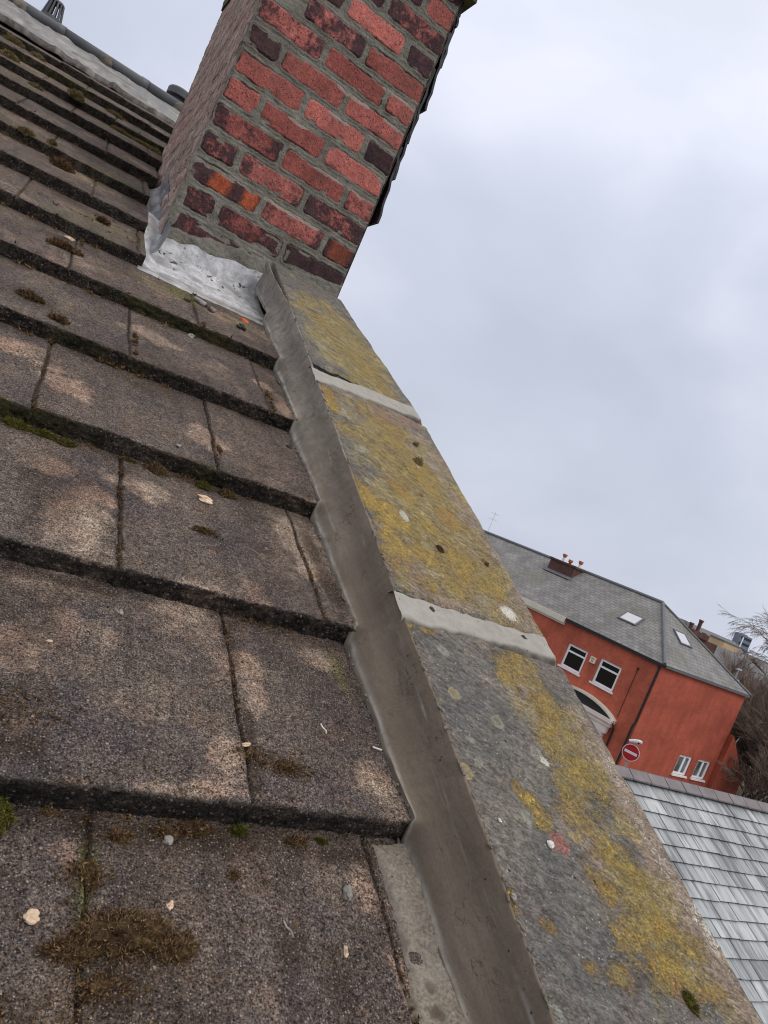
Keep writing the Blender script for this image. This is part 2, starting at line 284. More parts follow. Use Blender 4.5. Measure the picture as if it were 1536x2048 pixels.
M['twig'] = simple('brown_twigs', (.20, .145, .115), .9, .3, 2)
M['birch'] = simple('pale_birch_twigs', (.26, .235, .22), .9, .3, 2)
M['trunk'] = simple('grey_brown_bark', (.13, .10, .08), .9, .3, 6)
M['rtile'] = simple('mauve_ridge_tile', (.185, .165, .17), .75, .2, 5)
g_ = MT('window_glass', .08, .6); M['glass'] = g_.end((.005, .0045, .006))
g_ = MT('skylight_glass', .12, .8); M['sky'] = g_.end((.55, .57, .60))
g_ = MT('curtained_glass', .15, .5); M['curt'] = g_.end(g_.mul((.16, .18, .175), g_.ramp(g_.noise(9, 3, .5, 0, g_.map((1, 1, .1))), .35, .65, .35, 1.5)))

# ------------------------------------------------------------------ object helpers
def link(ob, parent=None, label=None, cat=None, group=None, kind=None):
    COL.objects.link(ob)
    if parent is not None:
        ob.parent = parent
        p = parent; off = Vector((0, 0, 0))
        while p is not None: off += p.location; p = p.parent
        ob.location = ob.location - off
    if label: ob['label'] = label
    if cat: ob['category'] = cat
    if group: ob['group'] = group
    if kind: ob['kind'] = kind
    return ob
def empty(name, loc, label, cat, group=None):
    o = bpy.data.objects.new(name, None); o.empty_display_size = .2; o.location = loc
    return link(o, None, label, cat, group)
def grid(name, P, mat, parent=None, attrs={}, smooth=True, flip=False, extra=None, **kw):
    """P: list of (n,m,3) arrays joined in one mesh; attrs: dict name -> list of (n,m)"""
    if not isinstance(P, list): P = [P]; attrs = {k: [v] for k, v in attrs.items()}
    vs = []; fs = []; off = 0
    for p in P:
        n, m_ = p.shape[:2]; vs.append(p.reshape(-1, 3)); i = np.arange(n * m_).reshape(n, m_) + off
        q = np.stack([i[:-1, :-1], i[:-1, 1:], i[1:, 1:], i[1:, :-1]], -1).reshape(-1, 4)
        fs.append(q[:, ::-1] if flip else q); off += n * m_
    V = np.concatenate(vs).astype(np.float32); F = np.concatenate(fs).astype(np.int32)
    me = bpy.data.meshes.new(name); me.vertices.add(len(V)); me.vertices.foreach_set('co', V.ravel())
    me.loops.add(F.size); me.loops.foreach_set('vertex_index', F.ravel())
    me.polygons.add(len(F)); me.polygons.foreach_set('loop_start', np.arange(0, F.size, 4, dtype=np.int32))
    me.polygons.foreach_set('use_smooth', np.full(len(F), smooth)); me.update(calc_edges=True)
    for k, v in attrs.items():
        a = me.attributes.new(k, 'FLOAT', 'POINT')
        a.data.foreach_set('value', np.concatenate([np.broadcast_to(x, p.shape[:2]).ravel() for x, p in zip(v, P)]).astype(np.float32))
    me.materials.append(M[mat]); me.validate()
    return link(bpy.data.objects.new(name, me), parent, **kw)
class MB:
    """collects polygons in world metres; build() links them as one mesh object"""
    def __init__(s, mtx=None): s.v = []; s.f = []; s.uv = []; s.m = mtx or Matrix.Identity(4); s.r = []
    def add(s, vs, fs, uvs=None, rnd=.5):
        b = len(s.v); s.v += [tuple(s.m @ Vector(v)) for v in vs]; s.f += [tuple(b + i for i in f) for f in fs]; s.r += [rnd] * len(vs)
        for k, f in enumerate(fs):
            if uvs: s.uv += list(uvs[k])
            else:
                p = [Vector(vs[i]) for i in f]; nrm = (p[1] - p[0]).cross(p[2] - p[0]); a = [abs(c) for c in nrm]
                if a[2] >= max(a[0], a[1]): s.uv += [(q.x, q.y) for q in p]
                elif a[0] > a[1]: s.uv += [(q.y, q.z) for q in p]
                else: s.uv += [(q.x, q.z) for q in p]
        return s
    def box(s, a, b, rnd=.5):
        (x0, y0, z0), (x1, y1, z1) = a, b
        return s.add([(x0, y0, z0), (x1, y0, z0), (x1, y1, z0), (x0, y1, z0), (x0, y0, z1), (x1, y0, z1), (x1, y1, z1), (x0, y1, z1)],
                     [(0, 3, 2, 1), (4, 5, 6, 7), (0, 1, 5, 4), (1, 2, 6, 5), (2, 3, 7, 6), (3, 0, 4, 7)], None, rnd)
    def poly(s, pts, uv=None):
        pts = [Vector(p) for p in pts]; o = pts[0]; u = (pts[1] - o).normalized(); nn = u.cross(pts[-1] - o)
        if nn.length < 1e-9: nn = u.cross(pts[2] - o)
        w = nn.normalized().cross(u)
        return s.add(pts, [tuple(range(len(pts)))], [uv or [((p - o).dot(u), (p - o).dot(w)) for p in pts]])
    def slab(s, pts, t):      # polygon with thickness along -normal
        P = [Vector(p) for p in pts]; nn = (P[1] - P[0]).cross(P[2] - P[0]).normalized(); Q = [p - nn * t for p in P]
        s.poly(P); s.poly(Q[::-1])
        for i in range(len(P)): j = (i + 1) % len(P); s.poly([P[i], Q[i], Q[j], P[j]])
        return s
    def tube(s, pts, rr, seg=8, cap=True):
        pts = [Vector(p) for p in pts]; rr = rr if isinstance(rr, (list, tuple)) else [rr] * len(pts); vs = []; fs = []
        for i, p in enumerate(pts):
            d = (pts[min(i + 1, len(pts) - 1)] - pts[max(i - 1, 0)]).normalized(); a = d.orthogonal().normalized() if abs(d.z) < .99 else Vector((1, 0, 0)); a = (a - d * a.dot(d)).normalized(); b = d.cross(a)
            for k in range(seg): t = 2 * math.pi * k / seg; vs.append(p + (a * math.cos(t) + b * math.sin(t)) * rr[i])
        for i in range(len(pts) - 1):
            for k in range(seg): l = (k + 1) % seg; fs.append((i * seg + k, i * seg + l, (i + 1) * seg + l, (i + 1) * seg + k))
        if cap: fs.append(tuple(range(seg))[::-1]); fs.append(tuple((len(pts) - 1) * seg + k for k in range(seg)))
        return s.add(vs, fs)
    def build(s, name, mat, parent=None, smooth=False, bevel=0, **kw):
        me = bpy.data.meshes.new(name); me.from_pydata(s.v, [], s.f); uv = me.uv_layers.new(name='UVMap')
        uv.data.foreach_set('uv', [c for p in s.uv for c in p])
        a = me.attributes.new('rnd', 'FLOAT', 'POINT'); a.data.foreach_set('value', s.r)
        if smooth: me.polygons.foreach_set('use_smooth', [True] * len(me.polygons))
        me.materials.append(M[mat] if isinstance(mat, str) else mat); me.update()
        o = bpy.data.objects.new(name, me); link(o, parent, **kw)
        if bevel: b = o.modifiers.new('bevel', 'BEVEL'); b.width = bevel; b.segments = 2; b.limit_method = 'ANGLE'
        return o

# ================================================================== OUR HOUSE
H = .6; PIT = rad(25.2434); cP, sP = math.cos(PIT), math.sin(PIT)
G = .33272; S0 = .46221; KK = .0540; XR = .58278; TH = .034
def Wp(x, s, n):      # roof coordinates: x along the courses, s up the slope, n above the tile plane
    return np.stack(np.broadcast_arrays(x, s * cP - (n - H) * sP, s * sP + (n - H) * cP + CZ), -1)
def kick(x, s):
    f = np.clip(1 - .178 * np.maximum(0, s - S0 - 4 * G), .0, 1); return KK * (np.clip(x, -1.2, 2) - XR) * f
def tile_n(x, s):
    i = np.floor((s - S0) / G); return kick(x, s) - TH * ((s - S0) / G - i)
house = empty('terraced_house', (0, 2, 0), 'old house with mossy tiled roof, brick chimney and lichened stone coping', 'house')

PALE = [(.163,.884,.055,.10),(.185,.97,.035,.035),(.25,1.03,.05,.035),(.11,1.02,.035,.03),(.522,1.04,.028,.05),(.523,.985,.03,.06),(.52,.93,.02,.04),(.524,.738,.035,.022),(.39,.69,.035,.03,.8),(.10,1.27,.05,.05),(.074,1.32,.05,.03),
        (.353,1.266,.03,.05,.9),(.381,1.228,.03,.045,.7),(.518,1.62,.03,.03),(.558,1.523,.02,.06),(.249,1.648,.06,.05),(.016,1.36,.06,.05),(.109,1.907,.05,.05,.6),(.33,2.3,.15,.08,.7),(.112,.631,.04,.05,.8),(.12,.76,.04,.04,.6),(.349,.541,.035,.04,.95),
        (.549,.51,.03,.04,.9),(.32,.785,.04,.03,.5),(.284,1.987,.10,.09,.7),(.51,.381,.016,.04,.8),(.525,.301,.012,.05,.8),(.202,.41,.02,.02,.8),(.348,.50,.03,.03,.6),(.255,.593,.05,.05,.4),(.17,.69,.05,.03,.6),(.44,1.5,.05,.1,.3),(.40,.62,.02,.05,.7),(.36,.66,.02,.05,.5),
        (.45,2.0,.07,.06,.5),(.1,2.3,.1,.07,.5),(.0,2.7,.2,.12,.4),(-.2,3.0,.2,.12,.4),(.28,.47,.05,.012,.8),(.34,.475,.04,.012,.9)]
DIRT = [(.24,.33,.035,.03,1),(.215,.40,.012,.06,1),(.385,.55,.008,.08,.9),(.43,.52,.03,.02,.9),(.13,.50,.05,.03,.9),(.12,.54,.04,.06,.6),(.11,.635,.03,.04,.7),(.56,.88,.02,.06,.9),(.55,.98,.016,.08,.8),(.35,.44,.12,.02,.9),(.46,.43,.10,.014,.8),(.22,.44,.04,.02,1),(.24,.29,.04,.03,.8),(.41,.33,.02,.02,.6),
        (.38,.72,.014,.06,.7),(.04,2.05,.05,.02,.9),(.36,1.12,.10,.02,.8),(.06,1.12,.1,.02,.9),(.16,.78,.10,.012,.8),(.33,2.04,.08,.04,.5),(.45,.95,.02,.02,.5),(.45,.28,.02,.03,.7),(.31,.26,.03,.02,.7),(.16,.27,.02,.03,.7)]
GREEN = [(.33,2.02,.07,.07,1),(.24,2.0,.06,.05,.5),(.5,1.98,.05,.04,.5),(.55,.72,.01,.04,.8),(.215,.38,.01,.04,.7),(.52,2.03,.05,.04,.5),(.1,2.3,.1,.06,.4)]
MOSSE = [(.30,1.776,.15,.03,.85),(.42,1.776,.06,.03,.6),(.12,1.44,.08,.03,.5),(.22,1.44,.04,.02,.4),(.06,1.12,.08,.03,.7),(.37,1.12,.03,.02,.4),(.22,3.78,.1,.06,.6),(.05,3.1,.2,.03,.3),(-.2,4.1,.3,.06,.35)]
def courses():
    P = []; A = {k: [] for k in ('pale', 'dirt_shade', 'green', 'moss', 'edge', 'rnd')}
    for i in range(-8, 13):
        s0 = S0 + i * G
        dx = {-1: .0018, 0: .0018, 1: .002, 2: .0026, 3: .003, 4: .003}.get(i, .004 if i > 4 else .02)
        if i < -1: xa = [-1.6, .0, .6]; steps = [.03, .02]
        elif i < 5: xa = [-1.6, -.1 if i > 0 else .02, .592]; steps = [.02, dx]
        else: xa = [-1.6, -.7, .592]; steps = [.02, dx]
        x1 = {5: .222, 6: .222, 7: .222, 8: .248}.get(i, xa[2])
        xs_ = np.concatenate([np.arange(xa[0], xa[1], steps[0]), np.arange(xa[1], x1, steps[1]), [x1]])
        fine = i >= -1
        ds = max(dx * 1.05, .0022) if fine else .03
        vprof = [(-.0, -TH - .012), (0, -TH), (0, -TH * .72), (0, -TH * .45), (0, -TH * .2), (.0004, -.004), (.003, -.0008)] if not fine else \
                [(0, -TH - .012)] + [(0, -TH + TH * t / (9 if i < 5 else 6)) for t in range(0, (9 if i < 5 else 6))] + [(.0012, -.0014), (.0035, -.0002)]
        bs = np.concatenate([[b for b, _ in vprof], np.arange(.006, G + .03, ds)]); ns = np.concatenate([[n for _, n in vprof], np.zeros(len(bs) - len(vprof))])
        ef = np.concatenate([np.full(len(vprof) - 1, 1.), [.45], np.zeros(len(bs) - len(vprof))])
        if x1 < .5: xs_ = np.concatenate([xs_, [x1 + .0004, x1 + .0008, x1 + .0012]])
        X, Bv = np.meshgrid(xs_, bs); Nn = np.repeat(ns[:, None], len(xs_), 1); Ef = np.repeat(ef[:, None], len(xs_), 1)
        off = (.215 if i % 2 else .375) + (.0 if i < 3 else -.012)
        joint_w = off + .0045 * fb(X * 0 + i * 3.1, Bv, 14, 3, 5)
        tid = np.floor((X - joint_w) / .311); jd = np.abs(((X - joint_w) / .311 - np.round((X - joint_w) / .311))) * .311
        r1 = hsh(tid, tid * 0 + i, 11); r2 = hsh(tid, tid * 0 + i, 12); r3 = hsh(tid, tid * 0 + i, 13)
        top = 1 - Ef.clip(0, 1)
        n = kick(X, s0 + Bv) - TH * Bv / G + Nn + (r1 - .5) * .005 * (1 - Bv / G) + (r2 - .5) * .004 * ((X - joint_w) / .311 - tid)
        sf = (r3 - .5) * .007 * (1 - sst(.0, .2, Bv))
        S_ = s0 + Bv + sf
        # relief
        n += .0011 * fb(X, S_, 60, 4, 21) * top + .0016 * fb(X, S_, 9, 3, 22) * top
        ero = sst(.020, .0, Bv) * (.0040 * np.maximum(0, fb(X, S_, 40, 4, 23)) + .004 * np.maximum(0, fb(X, S_, 13, 3, 24) - .1) + .007 * np.maximum(0, fb(X, S_, 55, 3, 124) - .3))
        n -= ero * (top * .6 + .4)
        if fine:
            rough = .0042 * fb(X * 1., Nn * 2.2 + i, 95, 4, 25, .68) + .0018 * fb(X, Nn + 3 * i, 18, 3, 26)
            S_ = S_ + np.where(Ef > .9, rough, rough * sst(.02, 0, Bv) * .8)
        if x1 < .5:
            n[:, -3] -= .006; n[:, -2] -= .020; n[:, -1] -= .040; Ef = Ef.copy(); Ef[:, -3:] = .85
        groove = sst(.0030, .0006, jd + .0012 * fb(X, S_, 120, 2, 27)) * (.0075 if fine else .003)
        n -= groove
        P.append(Wp(X, S_, n))
        g2 = fb(X, S_, 7, 4, 31)
        jdirt = sst(.0055, .0015, jd) * (.75 + .4 * fb(X, S_, 30, 3, 33)) + .45 * sst(.025, .0, jd) * sst(.0, .5, fb(X, S_, 12, 3, 34))
        up = sst(G - .06, G - .0, Bv) * .7 * sst(-.4, .3, fb(X, S_, 18, 3, 35))  # soft shading painted in below the next step, joins the mask
        rd = sst(.12, .5, g2) * .45
        A['pale'].append(np.clip(blobs(X, S_, PALE, 3) + sst(.25, .6, fb(X, S_, 5.5, 4, 37)) * .5 + (sst(.022, .0, Bv) * sst(-.05, .35, fb(X, S_, 14, 3, 38)) * .55 if i < 3 else 0), 0, 1) * (1 - .6 * np.clip(jdirt, 0, 1)))
        A['dirt_shade'].append(np.clip(np.maximum.reduce([blobs(X, S_, DIRT, 4), jdirt, up, rd]), 0, 1))
        A['green'].append(np.clip(blobs(X, S_, GREEN, 5) + (.35 * sst(.1, .5, fb(X, S_, 6, 3, 41)) if i > 4 else 0), 0, 1))
        A['moss'].append(np.clip(blobs(X, S_, MOSSE, 6) * (Ef * .9 + .35 * sst(.02, 0, Bv)) + .12 * Ef * sst(.25, .6, fb(X, S_, 8, 3, 43)), 0, 1))
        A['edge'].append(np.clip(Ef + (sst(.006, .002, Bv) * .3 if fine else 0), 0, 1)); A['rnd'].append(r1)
    return P, A
P_, A_ = courses()
grid('tiled_roof', P_, 'tile', house, A_, label='dark grey concrete tiles in stepped courses, sandy patches and mossy edges')

# ---- mortar fillet between tiles and coping
def fillet():
    s = np.concatenate([np.arange(-2.6, .14, .02), np.arange(.14, 1.3, .0024), np.arange(1.3, 2.42, .0045)]); t = np.linspace(0, 1, 58)
    T, Sg = np.meshgrid(t, s); si = (Sg - S0) / G; fr = si - np.floor(si)
    nib = sst(.94, .995, fr) * .006
    xl = .579 + .003 * fb(Sg, Sg * 0, 5, 3, 51) + .0022 * fb(Sg, Sg * 0, 30, 3, 52) - nib * .5 + .010 * sst(1.5, 2.2, Sg)
    # smoothed tile level so that the mortar steps round the tile ends
    tn = kick(xl, Sg) - TH * fr
    nx = kick(xl, Sg) - TH * 1.0
    tn = tn + (kick(xl, Sg) - tn) * sst(.965, 1.0, fr) * .9
    base = kick(xl, Sg) - TH * .45; loc = sst(.30, .0, T)
    nl = base + (tn + .0025 - base) * loc
    xt = .613 + .0022 * fb(Sg, Sg * 0, 9, 4, 53) + .0016 * fb(Sg, Sg * 0, 70, 3, 153) + .003 * np.maximum(0, fb(Sg, Sg * 0, 33, 2, 154) - .35) - .028 * sst(2.0, 2.35, Sg); nt_ = .0738 + .0015 * fb(Sg, Sg * 0, 12, 3, 54)
    u = sst(0, 1, T) * .5 + T * .5
    lip = np.exp(-((T - .05) / .035) ** 2) * .0035 * sst(-.2, .5, fb(Sg, T, 14, 3, 55))
    x = xl + (xt - xl) * (T ** 1.02); n = nl + (nt_ - nl) * (T ** .98)
    fn = np.sqrt((xt - xl) ** 2 + (nt_ - nl) ** 2); ux = -(nt_ - nl) / fn; un = (xt - xl) / fn   # outward normal
    env = np.sin(np.pi * np.clip(T, 0, 1)) ** .6
    tro = fb(Sg * .35 + T * .05, T * .12 + Sg * .1, 34, 4, 57) + .5 * fb(Sg * .18, T * .06, 110, 3, 157) * sst(-.2, .3, fb(Sg, T * .08, 7, 2, 158))
    d = env * (.004 * fb(Sg, T * .08, 9, 3, 56) + .0016 * tro + .0016 * fb(Sg, T * .08, 120, 3, 58) * sst(.05, .4, fb(Sg, T * .09, 16, 3, 159))) + lip - .006 * env * sst(.0, .5, T) * (1 - sst(.5, 1, T))
    stepr = np.exp(-((np.minimum(fr, 1 - fr)) / .025) ** 2) * .003 * (1 - T) ** 3; d = d + stepr
    # overlapping trowel passes
    for sc in (.49, .765, 1.17, 1.66, 1.93): d = d + env * .0028 * sst(.012, -.004, (Sg - sc) + .028 * (T - .5) + .006 * fb(T, Sg, 8, 3, 59)) * sst(-.10, -.0, Sg - sc)
    last = T > .985; d = np.where(last, d * 0, d)
    x = x + ux * d; n = n + un * d
    n = np.where(T > .985, n - .007, n); x = np.where(T > .985, x + .009, x)
    n = np.where(T < .01, n - .006, n)
    dirt_shade = np.clip(sst(.06, .0, T) * .6 * sst(-.1, .4, fb(Sg, T, 20, 3, 61)) + sst(.25, .55, fb(Sg, T * .1, 26, 4, 60)) * .0, 0, 1)
    pale = np.clip(sst(.7, 2.0, Sg) * .50 + np.exp(-((T - .06) / .04) ** 2) * .55 + sst(.5, 1., fb(Sg, T, 8, 3, 62)), 0, 1)
    return Wp(x, Sg, n), {'dirt_shade': dirt_shade, 'pale': pale}
p, a = fillet(); grid('mortar_fillet', p, 'fillet', house, a, flip=True, label='smooth fresh brown-grey cement fillet sealing tile ends against the coping')
def fillet_blobs():
    r = np.random.default_rng(31); out = []
    for _ in range(150):
        s = r.uniform(.16, 2.1) if r.random() < .6 else r.uniform(.16, .9); left = r.random() < .55
        fr = ((s - S0) / G) % 1; x = (.578 if left else .614) + r.normal(0, .0018); n = (float(kick(np.array(x), np.array(s))) - TH * fr + .004) if left else .0735
        q = r.uniform(.0008, .0028) * (1.2 if s > 1 else 1.); u = np.linspace(0, 2 * math.pi, 9); w = np.linspace(0, math.pi, 6); U, V = np.meshgrid(u, w); rr = 1 + .5 * np.sin(U * 2 + r.uniform(0, 6)) * np.sin(V)
        P = np.stack([np.cos(U) * np.sin(V) * q * rr, np.sin(U) * np.sin(V) * q * rr * 1.7, np.cos(V) * q * .7], -1); out.append(np.array(Wp(x, s, n)) + np.stack([P[..., 0], P[..., 1] * cP - P[..., 2] * sP, P[..., 1] * sP + P[..., 2] * cP], -1))
    return out
fbp = fillet_blobs(); grid('mortar_crumbs', fbp, 'oldmortar', None, {}, kind='stuff', label='tiny mortar crumbs stuck along both edges of the fillet')
# ---- rough older smear on the lowest tile beside the fillet
def smear():
    s = np.arange(.14, .452, .0025); x = np.arange(.482, .584, .002); X, Sg = np.meshgrid(x, s)
    edge = .538 + .010 * fb(Sg, X * .3, 14, 4, 71) - .014 * sst(.36, .24, Sg)
    edge = edge + .006 * fb(X, Sg, 60, 3, 76); h = .0035 * sst(-.004, .014, X - edge) - .004 * sst(.004, -.012, X - edge); h = h + (.0055 * fb(X, Sg, 60, 4, 72) + .005 * fb(X, Sg * .6, 22, 3, 73)) * sst(-.01, .01, X - edge) + .006 * sst(.55, .58, X)
    h = h - .004 * sst(.15, .5, fb(X, Sg, 38, 3, 74)) * sst(0, .03, X - edge) * sst(.58, .55, X)
    a = {'dirt_shade': np.clip(sst(.1, .4, fb(X, Sg, 38, 3, 74)) * .9 * sst(.575, .55, X) + sst(.01, -.004, X - edge) * .6, 0, 1), 'pale': sst(0, .6, fb(X, Sg, 20, 3, 75)) * .15}
    return Wp(X, Sg, tile_n(X, Sg) + h), a
p, a = smear(); grid('mortar_smear', p, 'oldmortar', house, a, label='rough older grey mortar smeared on the lowest tile')
# ---- coping stones
YEL = [(.633,1.49,.03,.08,.9),(.66,1.37,.035,.06,.6),(.74,1.50,.03,.09,.6),(.80,1.46,.05,.10,.7),(.84,1.3,.05,.12,.75),(.63,1.09,.04,.07,1),(.68,1.05,.05,.07,1),(.66,.98,.05,.10,.95),(.75,1.16,.05,.07,.8),(.78,1.08,.04,.05,.9),(.86,1.15,.05,.06,.8),(.73,.96,.06,.05,.9),(.82,.97,.06,.06,.9),(.86,.94,.07,.05,.75),(.90,1.02,.04,.08,.6),(.64,.90,.03,.05,.7),(.70,.87,.04,.04,.7),(.78,.89,.03,.03,.7),
       (.61,.75,.02,.015,1),(.655,.745,.015,.008,1),(.84,.73,.045,.05,.8),(.80,.70,.03,.05,.8),(.85,.65,.04,.05,.7),(.83,.59,.03,.05,.75),(.86,.53,.05,.05,.8),(.715,.47,.022,.016,1),(.728,.445,.018,.02,1),(.705,.48,.012,.02,.9),(.80,.46,.04,.04,.75),(.83,.41,.04,.03,.85),(.79,.36,.03,.03,.9),(.86,.38,.03,.05,.7),(.80,.31,.04,.03,.95),(.86,.32,.05,.03,.95),(.83,.27,.05,.03,.9),(.90,.30,.04,.03,.7),(.89,.25,.04,.02,.9),(.66,.31,.012,.01,.7),(.70,.27,.02,.015,.7),(.62,.33,.006,.02,.9),(.74,.26,.03,.02,.6),
       (.78,1.30,.13,.16,.50),(.80,1.0,.15,.16,.55),(.80,1.55,.10,.08,.35),(.84,.56,.07,.16,.45),(.84,.33,.08,.1,.5),(.80,2.0,.13,.35,.35),(.83,1.85,.07,.12,.62),(.75,2.05,.07,.10,.45),(.88,1.78,.04,.1,.6),(.80,2.2,.05,.1,.35)]
RED = [(.74,.411,.018,.020,1),(.90,1.60,.05,.04,.6),(.83,.245,.018,.018,.5),(.80,1.55,.06,.05,.5)]
WHT = [(.889,.875,.022,.022,1.),(.787,.538,.009,.010,1),(.716,1.075,.012,.02,.8),(.75,1.03,.01,.008,.6),(.84,1.35,.02,.02,.4),(.66,1.45,.015,.04,.4),(.935,.42,.02,.14,.35),(.95,.32,.02,.05,.5),(.94,.55,.02,.05,.4)]
BRN = [(.85,1.2,.16,.5,.9),(.7,.9,.12,.12,.8),(.93,.5,.05,.3,1),(.92,.3,.07,.12,1),(.80,.42,.06,.06,.7),(.75,1.5,.16,.12,.5),(.8,.65,.03,.12,.5),(.96,.9,.04,.3,.8)]
OLV = [(.80,1.95,.17,.40,.95),(.84,1.05,.13,.35,.8),(.86,.6,.08,.2,.8),(.85,.35,.09,.15,.9),(.72,.98,.1,.1,.6),(.78,1.2,.20,.45,.9),(.72,1.3,.05,.1,.4)]
def coping(s0, s1, nm, lab, seed, ds=.0035):
    s = np.arange(s0, s1 + ds / 2, ds); w0, w1 = .6155, .966
    # cross-section: left side up, top, right side down, underside
    prof = [(w0, -.03 + .0, 0), (w0, .0, 0), (w0, .04, 0), (w0 + .0005, .060, 0), (w0 + .002, .067, .3), (w0 + .004, .0692, .7)] + [(x, .07, 1) for x in np.arange(w0 + .008, w1 - .006, ds)] + [(w1 - .003, .0685, .8), (w1 - .0005, .066, .6), (w1, .06, .5), (w1, .045, .5), (w1, .025, .5), (w1, .0, .5), (w1, -.02, .5), (w1 - .03, -.022, 0), (w0 + .2, -.022, 0)]
    pr = np.array(prof); X = np.repeat(pr[None, :, 0], len(s), 0); Nn = np.repeat(pr[None, :, 1], len(s), 0); Tp = np.repeat(pr[None, :, 2], len(s), 0); Sg = np.repeat(s[:, None], len(pr), 1)
    tap = .078 * np.clip((Sg - 1.67) / .75, 0, 1); X = X - tap * sst(w0, w1, X)
    rt = sst(w1 - .05, w1, X + tap)
    chip = (.0045 * fb(Sg, Nn, 26, 4, seed + 1, .6) + .0035 * np.minimum(0, fb(Sg, Nn, 9, 3, seed + 2)) * 2); X = X + chip * rt
    n = Nn + Tp.clip(0, 1) * (.0020 * fb(X, Sg, 14, 4, seed + 3) + .0012 * fb(X * 1.6 + Sg * 1.2, (Sg - X) * .5, 60, 3, seed + 4) + .0007 * fb(X, Sg, 150, 2, seed + 5))
    pits = np.zeros_like(n)
    for (px_, ps_, pr_) in ((.965,.559,.012),(.90,1.03,.007),(.86,1.0,.006),(.79,1.31,.006),(.875,.50,.008),(.90,.49,.006),(.85,.24,.016),(.80,1.20,.006),(.74,.86,.005),(.93,.63,.008)):
        pits = np.maximum(pits, sst(1.2, .3, np.sqrt((X - px_) ** 2 + (Sg - ps_) ** 2) / pr_))
    n = n - pits * .006 * Tp
    en = sst(0, .006, np.minimum(Sg - s0, s1 - Sg)); n = n - (1 - en) * (.006 + .004 * fb(X, Sg, 40, 2, seed + 6)) * (Nn > .05)
    S2 = Sg + .004 * fb(X, Sg * 0 + seed, 22, 3, seed + 7) * (1 - sst(0, .05, np.minimum(Sg - s0, s1 - Sg)))
    x0 = X + tap * .4
    at = {'yellow': blobs(x0, Sg, YEL, 81, .30, 26), 'red': blobs(x0, Sg, RED, 82, .2, 60), 'white': blobs(x0, Sg, WHT, 83, .25, 60), 'brown': np.clip(blobs(x0, Sg, BRN, 84) + (Tp < 1) * .4 + pits, 0, 1), 'olive': blobs(x0, Sg, OLV, 85)}
    # end caps
    ends = []
    for k, fl in ((0, 0), (-1, 1)):
        row = Wp(X, S2, n)[k]; c = row.mean(0); ends.append(np.stack([row, row * 0 + c], 0))
    Pm = Wp(X, S2, n); Z = [np.zeros(e.shape[:2]) for e in ends]
    grid('coping_stone', [Pm] + ends, 'coping', house, {k: [v] + Z for k, v in at.items()}, label=lab)
coping(-2.6, -.72, 'c', 'coping stone low on the gable, below the picture', 400, .02)
coping(-.66, .772, 'c', 'nearest coping stone, dark grey along the fillet and lichened at the outer edge', 500, .0032)
coping(.832, 1.625, 'c', 'middle coping stone covered in golden lichen', 600, .0034)
coping(1.69, 2.47, 'c', 'uppermost coping stone, dull olive, running into the chimney', 700, .0045)
def jmort(sl, sr, w, lab, seed):      # pale mortar strip; centre line runs from sl at the fillet to sr at the outer edge
    v = np.linspace(-1, 1, 40)[:, None]; x = np.arange(.609, .972, .0028)[None, :]
    X, V = np.broadcast_arrays(x, v); c = sl + (sr - sl) * (X - .61) / .35
    Sg = c + V * (w * (.5 + .12 * fb(X, X * 0 + seed, 12, 3, seed)) + .012)
    hw = w * .5 * (1 + .25 * fb(X, X * 0, 9, 3, seed + 1)); d = np.abs(Sg - c) - hw + .006 * fb(X, Sg, 45, 4, seed + 2) + .004 * fb(X, Sg, 14, 2, seed + 3)
    tap = .078 * np.clip((Sg - 1.67) / .75, 0, 1) * sst(.6, .97, X); X = X - tap
    n = .0700 + .0032 * sst(.002, -.006, d) - .008 * sst(-.001, .006, d) + .0012 * fb(X, Sg, 25, 3, seed + 4) + .0016 * fb(X * .3, Sg, 60, 2, seed + 5) * (d < 0)
    over = sst(.955, .970, x + 0 * V); n = n - over * .012; X = X - .002
    P = Wp(X, Sg, n)
    Sl = P[:, -1:, :]; side = np.concatenate([Sl, Sl + np.array([0.0005, 0, -.05]) - np.array([.002, 0, 0])], 1)
    a = {'dirt_shade': np.clip(sst(-.004, .003, d) * .9, 0, 1), 'pale': np.full(P.shape[:2], .5) * sst(0, -.006, d)}
    grid('mortar_joint', [P, side], 'joint', house, {k: [q, np.zeros(side.shape[:2])] for k, q in a.items()}, label=lab)
jmort(.785, .812, .060, 'broad pale mortar joint across the coping, nearest the camera', 801)
jmort(1.60, 1.690, .070, 'narrow pale mortar joint across the coping, nearer the chimney', 821)

